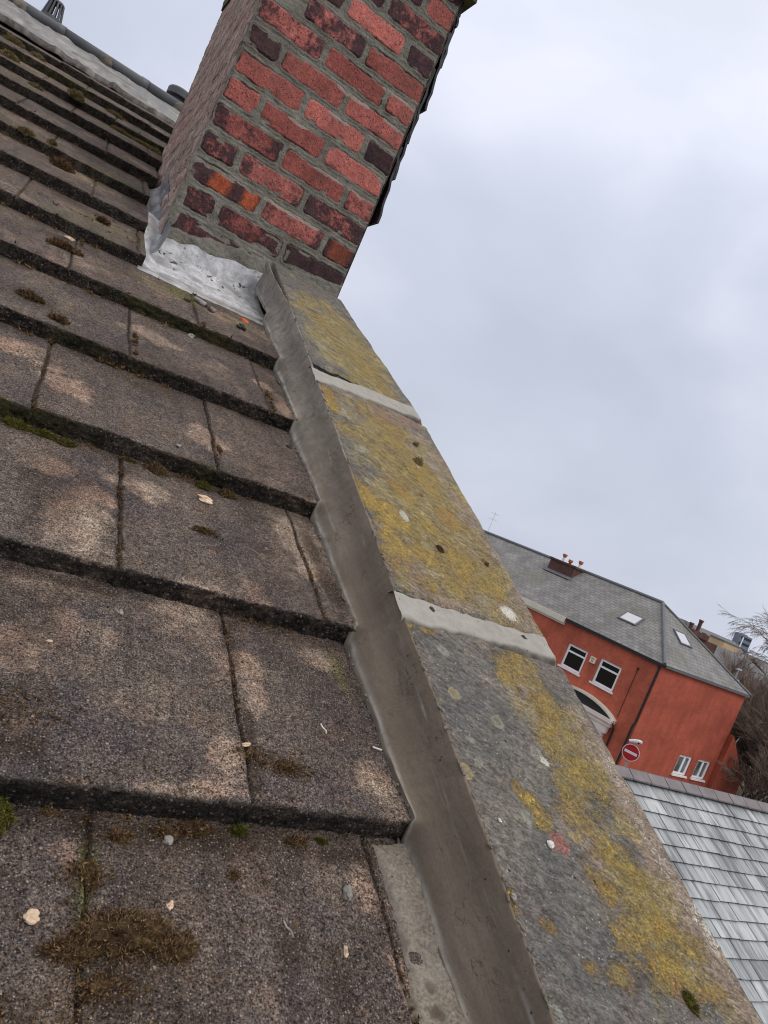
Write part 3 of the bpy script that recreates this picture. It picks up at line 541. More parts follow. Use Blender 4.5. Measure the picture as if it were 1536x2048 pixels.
# ---- chimney
CX0, CX1, CY0, CY1 = .268, .868, 2.456, 3.60; CTOP = 1.69
ROW = {-3: 'SSH', -2: 'HSS', -1: 'SSH', 0: 'HSS', 1: 'SSH', 2: 'HSS', 3: 'SSH', 4: 'HSS', 5: 'SSH', 6: 'HSS', 7: 'SSH', 8: 'HSS', 9: 'SSH', 10: 'HSS'}
TYP = {-3: 'MMP', -2: 'PMM', -1: 'MPD', 0: 'GMP', 1: 'NPP', 2: 'DPP', 3: 'PPD', 4: 'PPP', 5: 'NPQ', 6: 'MQM', 7: 'OQO', 8: 'MND', 9: 'MNM', 10: 'MMM'}
BT = {'P': .17, 'Q': .46, 'N': .60, 'M': .78, 'D': 1.3, 'O': .95, 'G': .5}
def bricks(U, Z, front, seed):
    """U 0..width along the face, Z metres above the camera level"""
    r = np.floor((1.105 - Z) / .0885) + 3; zb = 1.105 - .0885 * (r - 2)       # bottom of row
    sh = Z * 0; bt = Z * 0; bo = Z * 0; d = np.full(Z.shape, 9.); rn = Z * 0; pale = Z * 0
    wk = 1. if front else 3.2
    Uw = U + .0050 * wk * fb(U, Z, 26, 4, seed) + .0020 * fb(U, Z, 120, 2, seed + 1); Zw = Z + .0050 * wk * fb(U, Z, 24, 4, seed + 2) + .0020 * fb(U, Z, 120, 2, seed + 3)
    for row in range(-4, 14):
        mrow = r == row; pat = ROW.get(row, 'SSH' if row % 2 else 'HSS'); u = 0.; k = 0
        ty = TYP.get(row, 'MMM')
        while u < U.max() + .1:
            L_ = .24 if pat[k % 3] == 'S' else .12
            if not front: L_ = .24 if k else (.12 if pat[0] == 'S' else .24)
            a_ = u + .010; b_ = u + L_ - .008
            if u == 0: a_ = .004
            if front and abs(u + L_ - .6) < .01: b_ = .597
            cx = (a_ + b_) / 2; hx = (b_ - a_) / 2; cz = zb + .0445; hz = .0315
            rr = hsh(np.array(k + 7.), np.array(row + 30.), seed + 9); hx2 = hx - .004 * float(rr); cz2 = cz + .003 * (float(rr) - .5)
            qx = np.abs(Uw - cx) - hx2 + .010; qz = np.abs(Zw - cz2) - hz + .010
            dd = np.hypot(np.maximum(qx, 0), np.maximum(qz, 0)) + np.minimum(np.maximum(qx, qz), 0) - .010
            ins = mrow & (U >= u) & (U < u + L_)
            d = np.where(ins, dd, d); rn = np.where(ins, float(rr), rn)
            t = ty[k] if (front and k < 3) else 'PMNQPN'[int(float(rr) * 5.99)]
            bt = np.where(ins, BT[t] - .15 + (.25 * sst(.4, 1, np.abs(U - cx) / hx) if t in 'QNM' else 0), bt)
            if t == 'O': bo = np.where(ins, np.maximum(sst(.042, .014, np.abs(U - a_ - .095) + .016 * fb(U, Z, 30, 3, 5)), sst(.036, .010, np.abs(U - a_ - .195) + .016 * fb(U, Z, 30, 3, 6))) if L_ > .2 else .55 * sst(.05, .02, np.abs(U - cx)), bo)
            if t in 'PQ' and front: pale = np.where(ins, sst(.011, .002, np.abs(Zw - (cz2 + hz - .003))) * sst(-.1, .3, fb(U, Z * .2, 8, 2, seed + 30 + row)) * .9, pale)
            if t == 'G': d = np.where(ins, .01, d)
            u += L_; k += 1
    return d, bt, bo, rn, pale
def chimney():
    z = np.arange(.26, CTOP + .01, .00235); xf = np.arange(0, .6001, .0024); yl = np.concatenate([np.arange(0, .5, .004), np.arange(.5, CY1 - CY0 + .001, .006)])
    Uf, Zf = np.meshgrid(xf, z); Ul, Zl = np.meshgrid(yl, z)
    out = []; at = {k: [] for k in ('bm', 'bt', 'bo', 'rnd', 'pale', 'crack_dark', 'wash')}
    res = []
    for (U, Z, fr_, sd) in ((Uf, Zf, True, 900), (Ul, Zl, False, 950)):
        d, bt, bo, rn, pale = bricks(U, Z, fr_, sd)
        bm = sst(.003, -.003, d)
        if fr_: base = .475 + .160 * U; cov = sst(.042, .026, (Z - base) + .020 * fb(U, Z, 10, 4, 961) - .012 * sst(.35, .6, U)); cov = np.maximum(cov, sst(.03, .01, U - .02 * fb(U * 0, Z, 14, 3, 962)) * sst(.78, .60, Z))
        else: base = .455 + .47 * U; cov = sst(.10, .05, (Z - base) + .04 * fb(U, Z, 8, 3, 963)); cov = np.maximum(cov, sst(.10, .03, U + .03 * fb(U, Z, 12, 3, 964)) * sst(.95, .75, Z))
        sme = sst(.30 - .34 * sst(1.0, .60, Z), .58 - .22 * sst(1.0, .60, Z), fb(U, Z * 1.6, 17, 4, sd + 40)) * sst(-.022, -.004, d); bm = bm * (1 - cov) * (1 - .95 * sme) * (1 - (0 if fr_ else .8) * sst(-.25, .25, fb(U * .5, Z * .3, 12, 4, sd + 41)))
        h = (.0009 * fb(U, Z, 90, 3, sd + 11) + .0016 * fb(U, Z, 22, 3, sd + 12)) * bm
        mort = -.0025 + .0034 * fb(U, Z * 2, 26, 4, sd + 13) + .0012 * fb(U, Z, 110, 3, sd + 14)
        mort = mort + cov * (.006 + .005 * fb(U, Z, 16, 4, sd + 15))
        crk = np.exp(-((d - .001) / .0016) ** 2) * sst(.0, .35, fb(U, Z, 14, 3, sd + 16)) * (1 - cov) * .004
        line = np.exp(-((d - .006) / .002) ** 2) * .002 * (1 - cov)
        h = h + mort * (1 - bm) - crk + line
        if not fr_: h = h + .004 * fb(U * .6, Z * 3, 10, 3, 970)
        at['bm'].append(bm); at['bt'].append(bt); at['bo'].append(bo); at['rnd'].append(rn); at['pale'].append(pale * (1 - cov))
        at['crack_dark'].append(np.clip(crk / .003, 0, 1) * .9); at['wash'].append((0 * U + .95 * sst(.0, .05, U)) if not fr_ else U * 0)
        res.append(h)
    hf, hl = res
    wob = .004 * fb(z * 0, z, 7, 3, 981)[:, None]
    hl = hl + wob; cor = hl[:, :1]; corf = hf[:, :1]
    rx = .0045 * fb(z * 0 + 5, z, 11, 4, 982)[:, None] - .004 * sst(.12, .0, np.abs(((z - 1.105) / .0885) % 1 - .5) * 2 - .0)[:, None] * 0
    X = CX0 + Uf - cor * sst(.02, 0, Uf) + rx * sst(.55, .6, Uf); Y = CY0 - hf + .004 * sst(.012, 0, Uf) + .004 * sst(.588, .6, Uf)
    out.append(np.stack([X, Y, Zf + CZ], -1))
    Yl = CY0 + Ul + (-corf + .004) * sst(.02, 0, Ul); Xl = CX0 - hl * 1.; out.append(np.stack([Xl, Yl, Zl + CZ], -1)[:, ::-1])
    for k in at: at[k][1] = at[k][1][:, ::-1]
    # right and back faces (plain brick, hidden behind the hung slates)
    for (a_, b_) in (((CX1, CY0), (CX1, CY1)), ((CX1, CY1), (CX0, CY1))):
        u = np.linspace(0, 1, 140); zz = np.arange(.2, CTOP + .01, .009); U, Z = np.meshgrid(u, zz); ln = math.hypot(b_[0] - a_[0], b_[1] - a_[1])
        d, bt, bo, rn, pale = bricks(U * ln, Z, False, 990); xa = a_[0] + (b_[0] - a_[0]) * U; ya = a_[1] + (b_[1] - a_[1]) * U
        if a_[1] == CY0: xa = xa + (rx[0] * 0) ; ya = ya
        out.append(np.stack([xa, ya, Z + CZ], -1)); bm = sst(.003, -.003, d)
        for k, v in dict(bm=bm, bt=bt, bo=bo, rnd=rn, pale=pale, crack_dark=U * 0, wash=U * 0).items(): at[k].append(v)
    return out, at
p, a = chimney(); chim = grid('chimney', p, 'brick', house, a, label='red brick chimney with patched grey mortar and purple burnt bricks')
mb = MB()
cpz = CTOP + CZ
def rough_box(a, b, amp, seed, nn=24):
    """a box with broken edges as six grids"""
    (x0, y0, z0), (x1, y1, z1) = a, b; out = []
    u = np.linspace(0, 1, nn); U, V = np.meshgrid(u, u)
    for ax in range(3):
        for sd in (0, 1):
            q = [None] * 3; o = [i for i in range(3) if i != ax]; q[ax] = U * 0 + sd; q[o[0]] = U; q[o[1]] = V
            P = np.stack([x0 + (x1 - x0) * q[0], y0 + (y1 - y0) * q[1], z0 + (z1 - z0) * q[2]], -1)
            dd = [amp * fb(P[..., 0] + P[..., 2] * 1.3, P[..., 1] - P[..., 2] * .7, 12, 4, seed + k) for k in range(3)]
            P = P + np.stack(dd, -1); out.append(P)
    return out
pb = rough_box((CX0 - .006, CY0 - .03, CTOP + CZ - .004), (CX1 + .035, CY1 + .0, CTOP + CZ + .075), .006, 1000)
grid('chimney_cap', pb, 'cap', chim, {}, label='mossy stone slab capping the chimney')
# hung slates on the gable side of the chimney: one part, courses of overlapping slates
mb = MB(); random.seed(3)
for ci, (zb, out) in enumerate(((.872, .030), (1.035, .022), (1.165, .020), (1.30, .028), (1.455, .020), (1.60, .016))):
    y = CY0 + .004 + random.uniform(0, .01); k = 0
    while y < CY1:
        w = random.uniform(.17, .2); dz = random.uniform(-.012, .012) if k else 0; o2 = out + random.uniform(-.004, .006)
        top = min(zb + .27, CTOP - .003); x_ = CX1 + .006
        A = [(x_ + o2, y, zb + dz), (x_ + o2, y + w - .003, zb + dz + random.uniform(-.006, .006)), (x_ + .004, y + w - .003, top), (x_ + .004, y, top)]
        nseg = 9; pts = []
        for t in range(nseg + 1):
            f_ = t / nseg; pts.append((A[0][0] + (A[3][0] - A[0][0]) * f_ + .0025 * math.sin(t * 2.1 + ci) * (1 if 0 < t < nseg else 0), y + .004 * random.random(), A[0][2] + (A[3][2] - A[0][2]) * f_))
        th = .008
        for t in range(nseg):
            p0, p1 = pts[t], pts[t + 1]; y1_ = y + w - .003
            vs = [(p0[0], p0[1], p0[2] + CZ), (p1[0], p1[1], p1[2] + CZ), (p1[0], y1_, p1[2] + CZ), (p0[0], y1_, p0[2] + CZ), (p0[0] - th, p0[1], p0[2] + CZ), (p1[0] - th, p1[1], p1[2] + CZ), (p1[0] - th, y1_, p1[2] + CZ), (p0[0] - th, y1_, p0[2] + CZ)]
            mb.add(vs, [(0, 1, 2, 3), (7, 6, 5, 4), (0, 4, 5, 1), (3, 2, 6, 7), (0, 3, 7, 4), (1, 5, 6, 2)])
        y += w; k += 1
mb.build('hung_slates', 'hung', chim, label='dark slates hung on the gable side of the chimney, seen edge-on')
# lead apron and side gutter
def apron():
    x = np.arange(.222, .612, .003); v = np.linspace(0, 1, 90); X, V = np.meshgrid(x, v)
    top = 2.60 + 0 * X; bot = 2.118 - .01 * (X - .22) / .35 + .004 * fb(X, X * 0, 12, 3, 1101)
    Sg = bot + (top - bot) * V
    n = kick(X, Sg) - TH * ((Sg - (S0 + 4 * G)) / G) + .004 + .003 * fb(X, Sg, 9, 3, 1102) + .002 * np.abs(fb(X, Sg, 26, 3, 1103))
    n = np.maximum(n, kick(X, Sg) - .045); 
    rise = sst(.0, .14, Sg - 2.38); n = n + rise * .03
    n = np.where(V < .02, n - .003, n)
    lr = sst(.27, .225, X); n = n + lr * .012 * sst(2.1, 2.3, Sg)
    a = {'dirt_shade': np.clip(sst(2.16, 2.12, Sg) * .7 + sst(.2, .6, fb(X, Sg, 12, 4, 1104)) * .35 + sst(.56, .60, X) * .6, 0, 1)}
    P1 = Wp(X, Sg, n)
    # upstand against the brick
    u = np.linspace(0, 1, 14); xx = np.arange(.255, .61, .004); XX, UU = np.meshgrid(xx, u)
    zz = .40 + (.475 + .16 * (XX - .268) + .014 + .009 * fb(XX, XX * 0, 22, 4, 1105) - .40) * UU
    P2 = np.stack([XX, CY0 - .009 - .004 * fb(XX, UU * .1, 20, 3, 1106) - .010 * (1 - UU), zz + CZ - .02], -1)
    # thin second layer below the first
    vb = np.linspace(0, 1, 8); x3 = np.arange(.212, .60, .004); X3, V3 = np.meshgrid(x3, vb); S3 = 2.098 - .006 * (X3 - .22) / .35 + .003 * fb(X3, X3 * 0, 10, 3, 1110) + V3 * .07
    P3 = Wp(X3, S3, kick(X3, S3) - TH * ((S3 - (S0 + 4 * G)) / G) + .0015 + .003 * V3 + np.where(V3 < .05, -.004, 0))
    return [P1, P2, P3], {'dirt_shade': [a['dirt_shade'], .2 * np.ones(P2.shape[:2]), .35 * np.ones(P3.shape[:2])]}
p, a = apron(); grid('lead_apron', p, 'lead', chim, a, label='silvery lead apron flashing spattered with mortar at the foot of the chimney')
def soaker():
    y = np.linspace(2.33, 3.06, 90); t = np.linspace(0, 1, 26); T, Y = np.meshgrid(t, y)
    s = (Y + 0 - .54 * 0) ; sg = (Y - H * sP) / cP
    ang = T * math.pi * .5; r = .055
    X = .212 + r * np.sin(ang) ; n = -.052 + r * (1 - np.cos(ang)) + .045 * sst(.75, 1, T)
    X = X + .003 * fb(Y, T, 5, 2, 1120) * T; lap = .004 * (((Y - 2.4) / .22) % 1)
    n = n + kick(X, sg) + lap + .0012 * fb(Y, T, 10, 3, 1121)
    back = T * 0; return Wp(X, sg, n), {'dirt_shade': np.clip(sst(.55, .05, T) * 1.2 + .35 * sst(2.7, 3.2, Y) + .15, 0, 1)}  # darkened toward the tile ends: shade of the gap painted in
p, a = soaker(); grid('lead_gutter', p, 'lead_grey', chim, a, label='curved lead side gutter between tile ends and chimney')
# ---- ridge
def ridge():
    x = np.arange(-2.2, .6, .008); v = np.linspace(0, 1, 60); X, V = np.meshgrid(x, v)
    Sg = 4.62 + V * .40 + .006 * fb(X, V * 0, 6, 4, 1201) * (1 - V); n = -.004 + .018 * V + .004 * fb(X, Sg, 6, 4, 1202) + .010 * np.maximum(0, fb(X, Sg, 13, 4, 1203) - .1) * 2
    n = n - .03 * sst(.012, 0, V)
    a = {'dirt_shade': np.clip(sst(.1, .5, fb(X, Sg, 9, 4, 1204)) * .5 + sst(.05, 0, V), 0, 1), 'pale': sst(.1, .5, fb(X, Sg, 16, 4, 1205)) * .6}
    P = Wp(X, Sg, n); bk = P.copy(); yr = Wp(0, 5.04, .02)[1]; bk[..., 1] = 2 * yr - bk[..., 1]
    return [P, bk[:, ::-1]], {k: [q, q[:, ::-1]] for k, q in a.items()}
p, a = ridge(); rd = grid('ridge', p, 'ridge', house, a, label='grey mortar-bedded ridge above the top course')
def ridge_pt(x, up=0): q = Wp(x, 5.05, .030 + up); return (float(q[0]), float(q[1]), float(q[2]))
mb = MB(); 
for k in range(6):
    x0 = -2.2 + k * .47; mb.tube([ridge_pt(x0), ridge_pt(x0 + .42), ridge_pt(x0 + .425), ridge_pt(x0 + .4701)], [.031, .031, .034, .034], 16)
mb.build('ridge_roll', 'roll', rd, smooth=True, label='dark grey rounded roll along the ridge')
for x_ in (-.55, -.09, .35):     # lumps of mortar at the roll joints
    q = ridge_pt(x_); u = np.linspace(0, 2 * math.pi, 24); w = np.linspace(0, math.pi, 12); U, V = np.meshgrid(u, w); rr = 1 + .25 * fb(np.cos(U), np.sin(U) + V, 2, 3, int(100 * x_) + 300)
    P = np.stack([q[0] + .040 * rr * np.cos(V), q[1] - .010 + .036 * rr * np.sin(V) * np.cos(U), q[2] - .012 + .034 * rr * np.sin(V) * np.sin(U)], -1); grid('mortar_dab', P, 'oldmortar', rd, {})
# ---- vents behind the ridge
yv = 4.9
vent = empty('roof_vent', (-.412, yv, CZ + 1.45), 'small dark slotted vent cage standing behind the ridge', 'vent')
mb = MB(); c = Vector((-.412, yv, CZ + 1.70)); mb.tube([c - Vector((0, 0, .35)), c - Vector((0, 0, .02)), c], [.050, .052, .055], 20); mb.build('pipe', 'plastic', vent, smooth=False)
mb = MB(); mb.tube([c + Vector((0, 0, -.028)), c + Vector((0, 0, .0))], [.060, .058], 20)
mb.tube([c + Vector((0, 0, .083)), c + Vector((0, 0, .095))], [.042, .036], 20)
for k in range(14):
    t = 2 * math.pi * k / 14; d = Vector((math.cos(t), math.sin(t), 0)); tg = Vector((-d.y, d.x, 0)) * .005; a0 = c + d * .056 + Vector((0, 0, -.004)); a1 = c + d * .040 + Vector((0, 0, .09))
    vs = [a0 - tg, a0 + tg, a1 + tg * .8, a1 - tg * .8]; vs += [v_ - d * .006 for v_ in vs]; mb.add(vs, [(0, 1, 2, 3), (7, 6, 5, 4), (0, 4, 5, 1), (1, 5, 6, 2), (2, 6, 7, 3), (3, 7, 4, 0)])
mb.build('slotted_cage', 'plastic', vent)
flue = empty('flue_terminal', (.325, yv, CZ + 1.45), 'round dark grey flue cap showing above the ridge beside the chimney', 'flue')
c = Vector((.325, yv, CZ + 1.706)); mb = MB(); mb.tube([c - Vector((0, 0, .35)), c + Vector((0, 0, .0))], [.045, .045], 20); mb.build('pipe', 'plastic', flue)
mb = MB(); mb.tube([c + Vector((0, 0, -.004)), c, c + Vector((0, 0, .035)), c + Vector((0, 0, .046)), c + Vector((0, 0, .048))], [.056, .073, .073, .066, .02], 32); mb.build('cap', 'plastic', flue)
# ---- body of the house
def wq(x, s, n): return tuple(float(c) for c in Wp(x, s, n))
mb = MB(); e0 = wq(-6, -2.1, -.12); 
rdg = wq(0, 5.05, -.06); eav = wq(0, -2.1, -.12)
mb.slab([wq(-6, -2.25, -.16), wq(.9, -2.25, -.11), wq(.9, 5.04, -.11), wq(-6, 5.04, -.16)], .08); mb.build('roof_deck', 'deck', house)
mb = MB(); yr, zr = rdg[1], rdg[2]; back = 2 * yr - eav[1]
mb.slab([(-6, yr, zr - .02), (.96, yr, zr - .02), (.96, back, eav[2]), (-6, back, eav[2])], .05); mb.build('back_roof_slope', 'fslate', house)
mb = MB()
for xx in (.60, .945): mb.poly([(xx, eav[1] + .1, 0), (xx, back - .1, 0), (xx, back - .1, eav[2]), (xx, yr, zr - .05), (xx, eav[1] + .1, eav[2] - .02)])
mb.box((-6, eav[1] + .1, 0), (.944, eav[1] + .35, eav[2] - .12)); mb.box((-6, back - .35, 0), (.944, back - .1, eav[2] - .1)); mb.box((-6.01, eav[1] + .12, 0), (-5.9, back - .12, eav[2] - .15)); mb.build('wall', 'hbrick', house)

# ================================================================== LOOSE THINGS ON THE ROOF
def top_at(x, s, on='tile'):
    n = float(tile_n(np.array(x), np.array(s))) if on == 'tile' else (.0705 if on == 'cop' else on)
    return wq(x, s, n)
def moss(x, s, rx, rs, hgt, kind, lab, on='tile', count=None, seed=0, stem=.006):
    """a clump: lumpy core with many small leaf faces"""
    r = np.random.default_rng(seed + int(1000 * abs(x)) + int(977 * abs(s))); o = np.array(top_at(x, s, on))
    u = np.linspace(0, 2 * math.pi, 40); w = np.linspace(0, math.pi / 2, 14); U, V = np.meshgrid(u, w)
    def surf(U, V, k=1.):
        rr = k * (1 + .60 * fb(np.cos(U) * np.sin(V) * 1.0 + x * 9, np.sin(U) * np.sin(V) + s * 9, 2.6, 4, 1300 + seed))
        xx = np.cos(U) * np.sin(V) * rx * rr; ss = np.sin(U) * np.sin(V) * rs * rr; nn = np.cos(V) * hgt * rr - .002
        return np.stack([xx, ss * cP - nn * sP, ss * sP + nn * cP], -1)
    C = surf(U, V, .82)
    cnt = count or int(min(9000, 700 + 2.6e6 * (rx * rs)))
    lu = r.uniform(0, 2 * math.pi, cnt); lv = np.arccos(1 - r.uniform(0, 1, cnt)); B = surf(lu, lv, r.uniform(.8, 1.06, cnt))
    dr = r.normal(0, 1, (cnt, 3)) * .8 + B / np.maximum(1e-6, np.linalg.norm(B, axis=1))[:, None] * .8 + np.array([0, -sP, cP]) * .5; dr /= np.linalg.norm(dr, axis=1)[:, None]
    sd = np.cross(dr, r.normal(0, 1, (cnt, 3))); sd /= np.linalg.norm(sd, axis=1)[:, None]; ln = (stem * r.uniform(.5, 1.4, cnt))[:, None]; wd = ln * .17
    v0 = B - sd * wd; v1 = B + sd * wd; v2 = B + dr * ln
    n0 = C.shape[0] * C.shape[1]; Vv = np.concatenate([C.reshape(-1, 3), np.stack([v0, v1, v2], 1).reshape(-1, 3)])
    i = np.arange(n0).reshape(C.shape[:2]); q = np.stack([i[:-1, :-1], i[:-1, 1:], i[1:, 1:], i[1:, :-1]], -1).reshape(-1, 4); t = (n0 + np.arange(cnt * 3)).reshape(-1, 3)
    me = bpy.data.meshes.new('moss_clump'); me.from_pydata(Vv.tolist(), [], q.tolist() + t.tolist())
    rv = np.concatenate([np.clip(.22 + .25 * fb(Vv[:n0, 0], Vv[:n0, 1], 90, 2, 5), 0, 1), np.repeat(r.uniform(0, 1, cnt) ** 1.4, 3)])
    a = me.attributes.new('rnd', 'FLOAT', 'POINT'); a.data.foreach_set('value', rv.astype(np.float32)); me.materials.append(M[kind])
    ob = bpy.data.objects.new('moss_clump', me); ob.location = o; return link(ob, None, lab, 'moss', 'moss clumps on the tiles' if on == 'tile' else 'moss cushions on the coping')
ML = [(.250,.334,.044,.019,.018,'moss_brown','large heap of dry brown moss over a tile joint at the bottom left corner'),
 (.208,.318,.026,.010,.009,'moss_brown','loose brown moss trailing left from the large heap at the bottom'),
 (.292,.322,.020,.013,.011,'moss_brown','olive brown end of the large moss heap, toward the fillet'),
 (.222,.385,.006,.016,.004,'moss_brown','thin line of brown moss in the joint above the large heap'),
 (.131,.440,.016,.016,.018,'moss_green','green moss cushion against the nearest tile step at the left frame edge'),
 (.276,1.108,.017,.009,.014,'moss_brown','olive moss tuft under the step left of the sandstone chip'),
 (.361,1.108,.014,.008,.010,'moss_green','green moss tuft just above the sandstone chip'),
 (.405,1.106,.016,.008,.012,'moss_brown','brown moss tuft under the step right of the green tuft and chip'),
 (.055,1.110,.020,.007,.010,'moss_green','green moss at the left frame edge under the third tile step'),
 (.098,1.108,.018,.006,.009,'moss_green','green moss spilling down the third tile step near the left edge'),
 (.129,1.104,.012,.006,.006,'moss_green','yellowish moss tongue ending the green run on the third step'),
 (.228,1.116,.012,.005,.006,'moss_brown','little brown moss tuft on the step between green run and chip'),
 (.383,1.205,.005,.022,.006,'moss_brown','brown moss filling the tile joint above the chip'),
 (.346,.954,.015,.007,.007,'moss_brown','flat dark sprig of dry moss lying in the middle of a tile'),
 (.322,.446,.018,.008,.012,'moss_brown','brown moss tuft hanging under the nearest step, left of a green one'),
 (.371,.449,.009,.006,.011,'moss_green','bright green moss bud under the nearest step'),
 (.436,.443,.015,.006,.010,'moss_brown','brown moss tuft under the nearest step toward the fillet'),
 (.470,.446,.007,.004,.006,'moss_green','tiny green moss bud at the fillet end of the nearest step'),
 (.290,.440,.012,.006,.008,'moss_brown','low brown moss left of the grey flake under the nearest step'),
 (.244,.432,.014,.007,.006,'moss_brown','thin brown moss along the foot of the nearest step at left'),
 (.359,.397,.007,.006,.004,'moss_brown','small crumb of dark moss on the lowest tile below the step'),
 (.425,.518,.012,.010,.005,'moss_brown','flat brown moss scrap near the lower right joint of the second tile row'),
 (.455,.322,.010,.008,.003,'moss_brown','flat brown smear of moss low on the nearest tile'),
 (.242,.288,.030,.012,.004,'moss_brown','scattered brown moss below the large heap'),
 (-.051,2.698,.030,.035,.020,'moss_brown','dark brown moss mound on the upper tiles left of the chimney'),
 (-.105,2.838,.014,.012,.012,'moss_pale','pale moss button beside the dark mound on the upper tiles'),
 (-.123,3.79,.030,.035,.026,'moss_pale','yellow moss cushion sticking up from a far tile edge, middle'),
 (-.261,3.66,.022,.022,.012,'moss_pale','pale green moss on a far tile edge near the left frame edge'),
 (-.408,3.93,.035,.035,.022,'moss_pale','olive moss pad cut by the left frame edge'),
 (-.338,4.33,.034,.030,.018,'moss_pale','moss pad on the second highest course, right of the top left one'),
 (-.464,4.43,.040,.035,.025,'moss_pale','rounded tan moss pad at the far left below the ridge'),
 (.045,4.01,.030,.025,.014,'moss_pale','small rust and green moss patch on a high tile'),
 (.238,3.72,.040,.040,.012,'moss_pale','yellow green moss beside the chimney on a high tile'),
 (.175,3.74,.060,.030,.010,'moss_pale','spread of olive moss on the tile leading to the chimney'),
 (.082,3.74,.035,.022,.012,'moss_pale','olive moss patch in line with the chimney back, further left'),
 (.100,2.315,.016,.016,.012,'moss_brown','dark round moss crumb on the tile just left of the lead'),
 (.028,1.955,.035,.012,.012,'moss_brown','brown moss lump on the step near the left frame edge, mid height'),
 (.065,1.500,.016,.010,.006,'moss_brown','brown moss crumb lower on the same tile as two orange specks'),
 (.004,1.570,.024,.010,.008,'moss_brown','rusty brown moss at the left frame edge under a step'),
 (-.183,2.80,.020,.016,.010,'moss_pale','tan moss tuft by the left frame edge level with the chimney foot')]
for k, q in enumerate(ML): moss(*q, seed=k, stem=.0038 if q[1] < 1.5 else .008)
CL = [(.845,1.362,.012,.016,.012,'moss_pale','pale round moss cushion high on the middle coping stone'),(.871,1.458,.007,.010,.008,'moss_pale','small moss bump above the larger cushion on the coping'),(.776,1.004,.008,.010,.006,'moss_brown','olive moss bump in the middle of the lichened coping stone'),(.842,.238,.008,.014,.005,'moss_green','green moss in the hollow near the bottom of the coping')]
for k, q in enumerate(CL): moss(*q, on='cop', seed=90 + k, count=700, stem=.003)
def pebble(x, s, rx, rs, hh, mat, lab, cat, name='mortar_crumb', on='tile', seed=1, rot=0., grp=None, flat=.0):
    o = np.array(top_at(x, s, on)); u = np.linspace(0, 2 * math.pi, 18); w = np.linspace(0, math.pi, 10); U, V = np.meshgrid(u[:-1], w)
    U = np.concatenate([U, U[:, :1] + 0], 1); V = np.concatenate([V, V[:, :1]], 1)
    rr = 1 + .62 * fb(np.cos(U) * np.sin(V) + seed * 3.3, np.sin(U) * np.sin(V) + np.cos(V), 1.6, 3, 1500 + seed)
    a_ = np.cos(U) * np.sin(V) * rx * rr; b_ = np.sin(U) * np.sin(V) * rs * rr; n_ = (np.cos(V) * hh * rr) + hh * .75
    xx = a_ * math.cos(rot) - b_ * math.sin(rot); ss = a_ * math.sin(rot) + b_ * math.cos(rot)
    P = np.stack([xx, ss * cP - n_ * sP, ss * sP + n_ * cP], -1)
    ob = grid(name, P, mat, None, {}, smooth=False, label=lab, cat=cat, group=grp); ob.location = o; return ob
G1 = 'loose crumbs lying on the roof'
PB = [(.358,1.058,.0135,.0085,.004,'chip','broken sandstone chip lying on the tile below the green moss tuft','stone chip','stone_chip',0),
 (.518,2.046,.010,.014,.003,'orange','bright orange flake on the tile below the lead apron','tile flake','tile_flake',.5),
 (.493,1.935,.012,.012,.008,'darkstone','dark lump on the tile just below the orange flake','crumb','dark_crumb',0),
 (.346,1.987,.013,.006,.004,'darkstone','dark sliver left of the stick of mortar','crumb','dark_crumb',.4),
 (.301,1.615,.004,.004,.003,'stone','small pale crumb alone on a tile left of centre','crumb','mortar_crumb',0),
 (.353,1.771,.008,.008,.006,'stone','grey crumb on the mossy step, mid roof','crumb','mortar_crumb',0),
 (.560,1.365,.006,.006,.004,'darkstone','dark crumb next to the fillet above the third step','crumb','dark_crumb',0),
 (.302,1.169,.004,.004,.003,'stone','tiny grey crumb above the third step','crumb','mortar_crumb',0),
 (.453,.954,.003,.003,.002,'stone','pinhead grey crumb right of the dry sprig','crumb','mortar_crumb',0),
 (.376,.545,.0065,.0025,.002,'chip','thin tan chip lying in the lower right tile joint','stone chip','stone_chip',.3),
 (.229,.738,.004,.004,.003,'stone','grey crumb near the top left of the large tile','crumb','mortar_crumb',0),
 (.486,.385,.0055,.0065,.005,'stone','knobbly grey lump on the lowest tile near the smear','crumb','mortar_crumb',0),
 (.490,.318,.004,.004,.003,'darkstone','dark crumb on the lowest tile, right side','crumb','dark_crumb',0),
 (.466,.322,.003,.005,.003,'chip','ochre crumb left of the dark one on the lowest tile','stone chip','stone_chip',0),
 (.173,.347,.0062,.0055,.003,'chip','rusty orange and white chip at the bottom left','stone chip','stone_chip',0),
 (.291,.363,.0032,.0042,.002,'chip','small cream flake right above the large moss heap','stone chip','stone_chip',0),
 (.292,.431,.005,.005,.003,'stone','grey green flake tucked under the nearest step','crumb','mortar_crumb',0),
 (.033,2.075,.013,.007,.004,'chip','pinkish chip on the tile at upper left beside a joint','stone chip','stone_chip',0),
 (.150,.657,.004,.0015,.001,'chip','pale yellow straw fleck on the large left tile','stone chip','stone_chip',.1),
 (.478,1.262,.003,.003,.002,'stone','tiny crumb near the fillet, right of the moss joint','crumb','mortar_crumb',0)]
for k, (x, s, a_, b_, h_, m_, lab, cat, nm, rot) in enumerate(PB): pebble(x, s, a_, b_, h_, m_, lab, cat, nm, 'tile', k + 1, rot, G1)
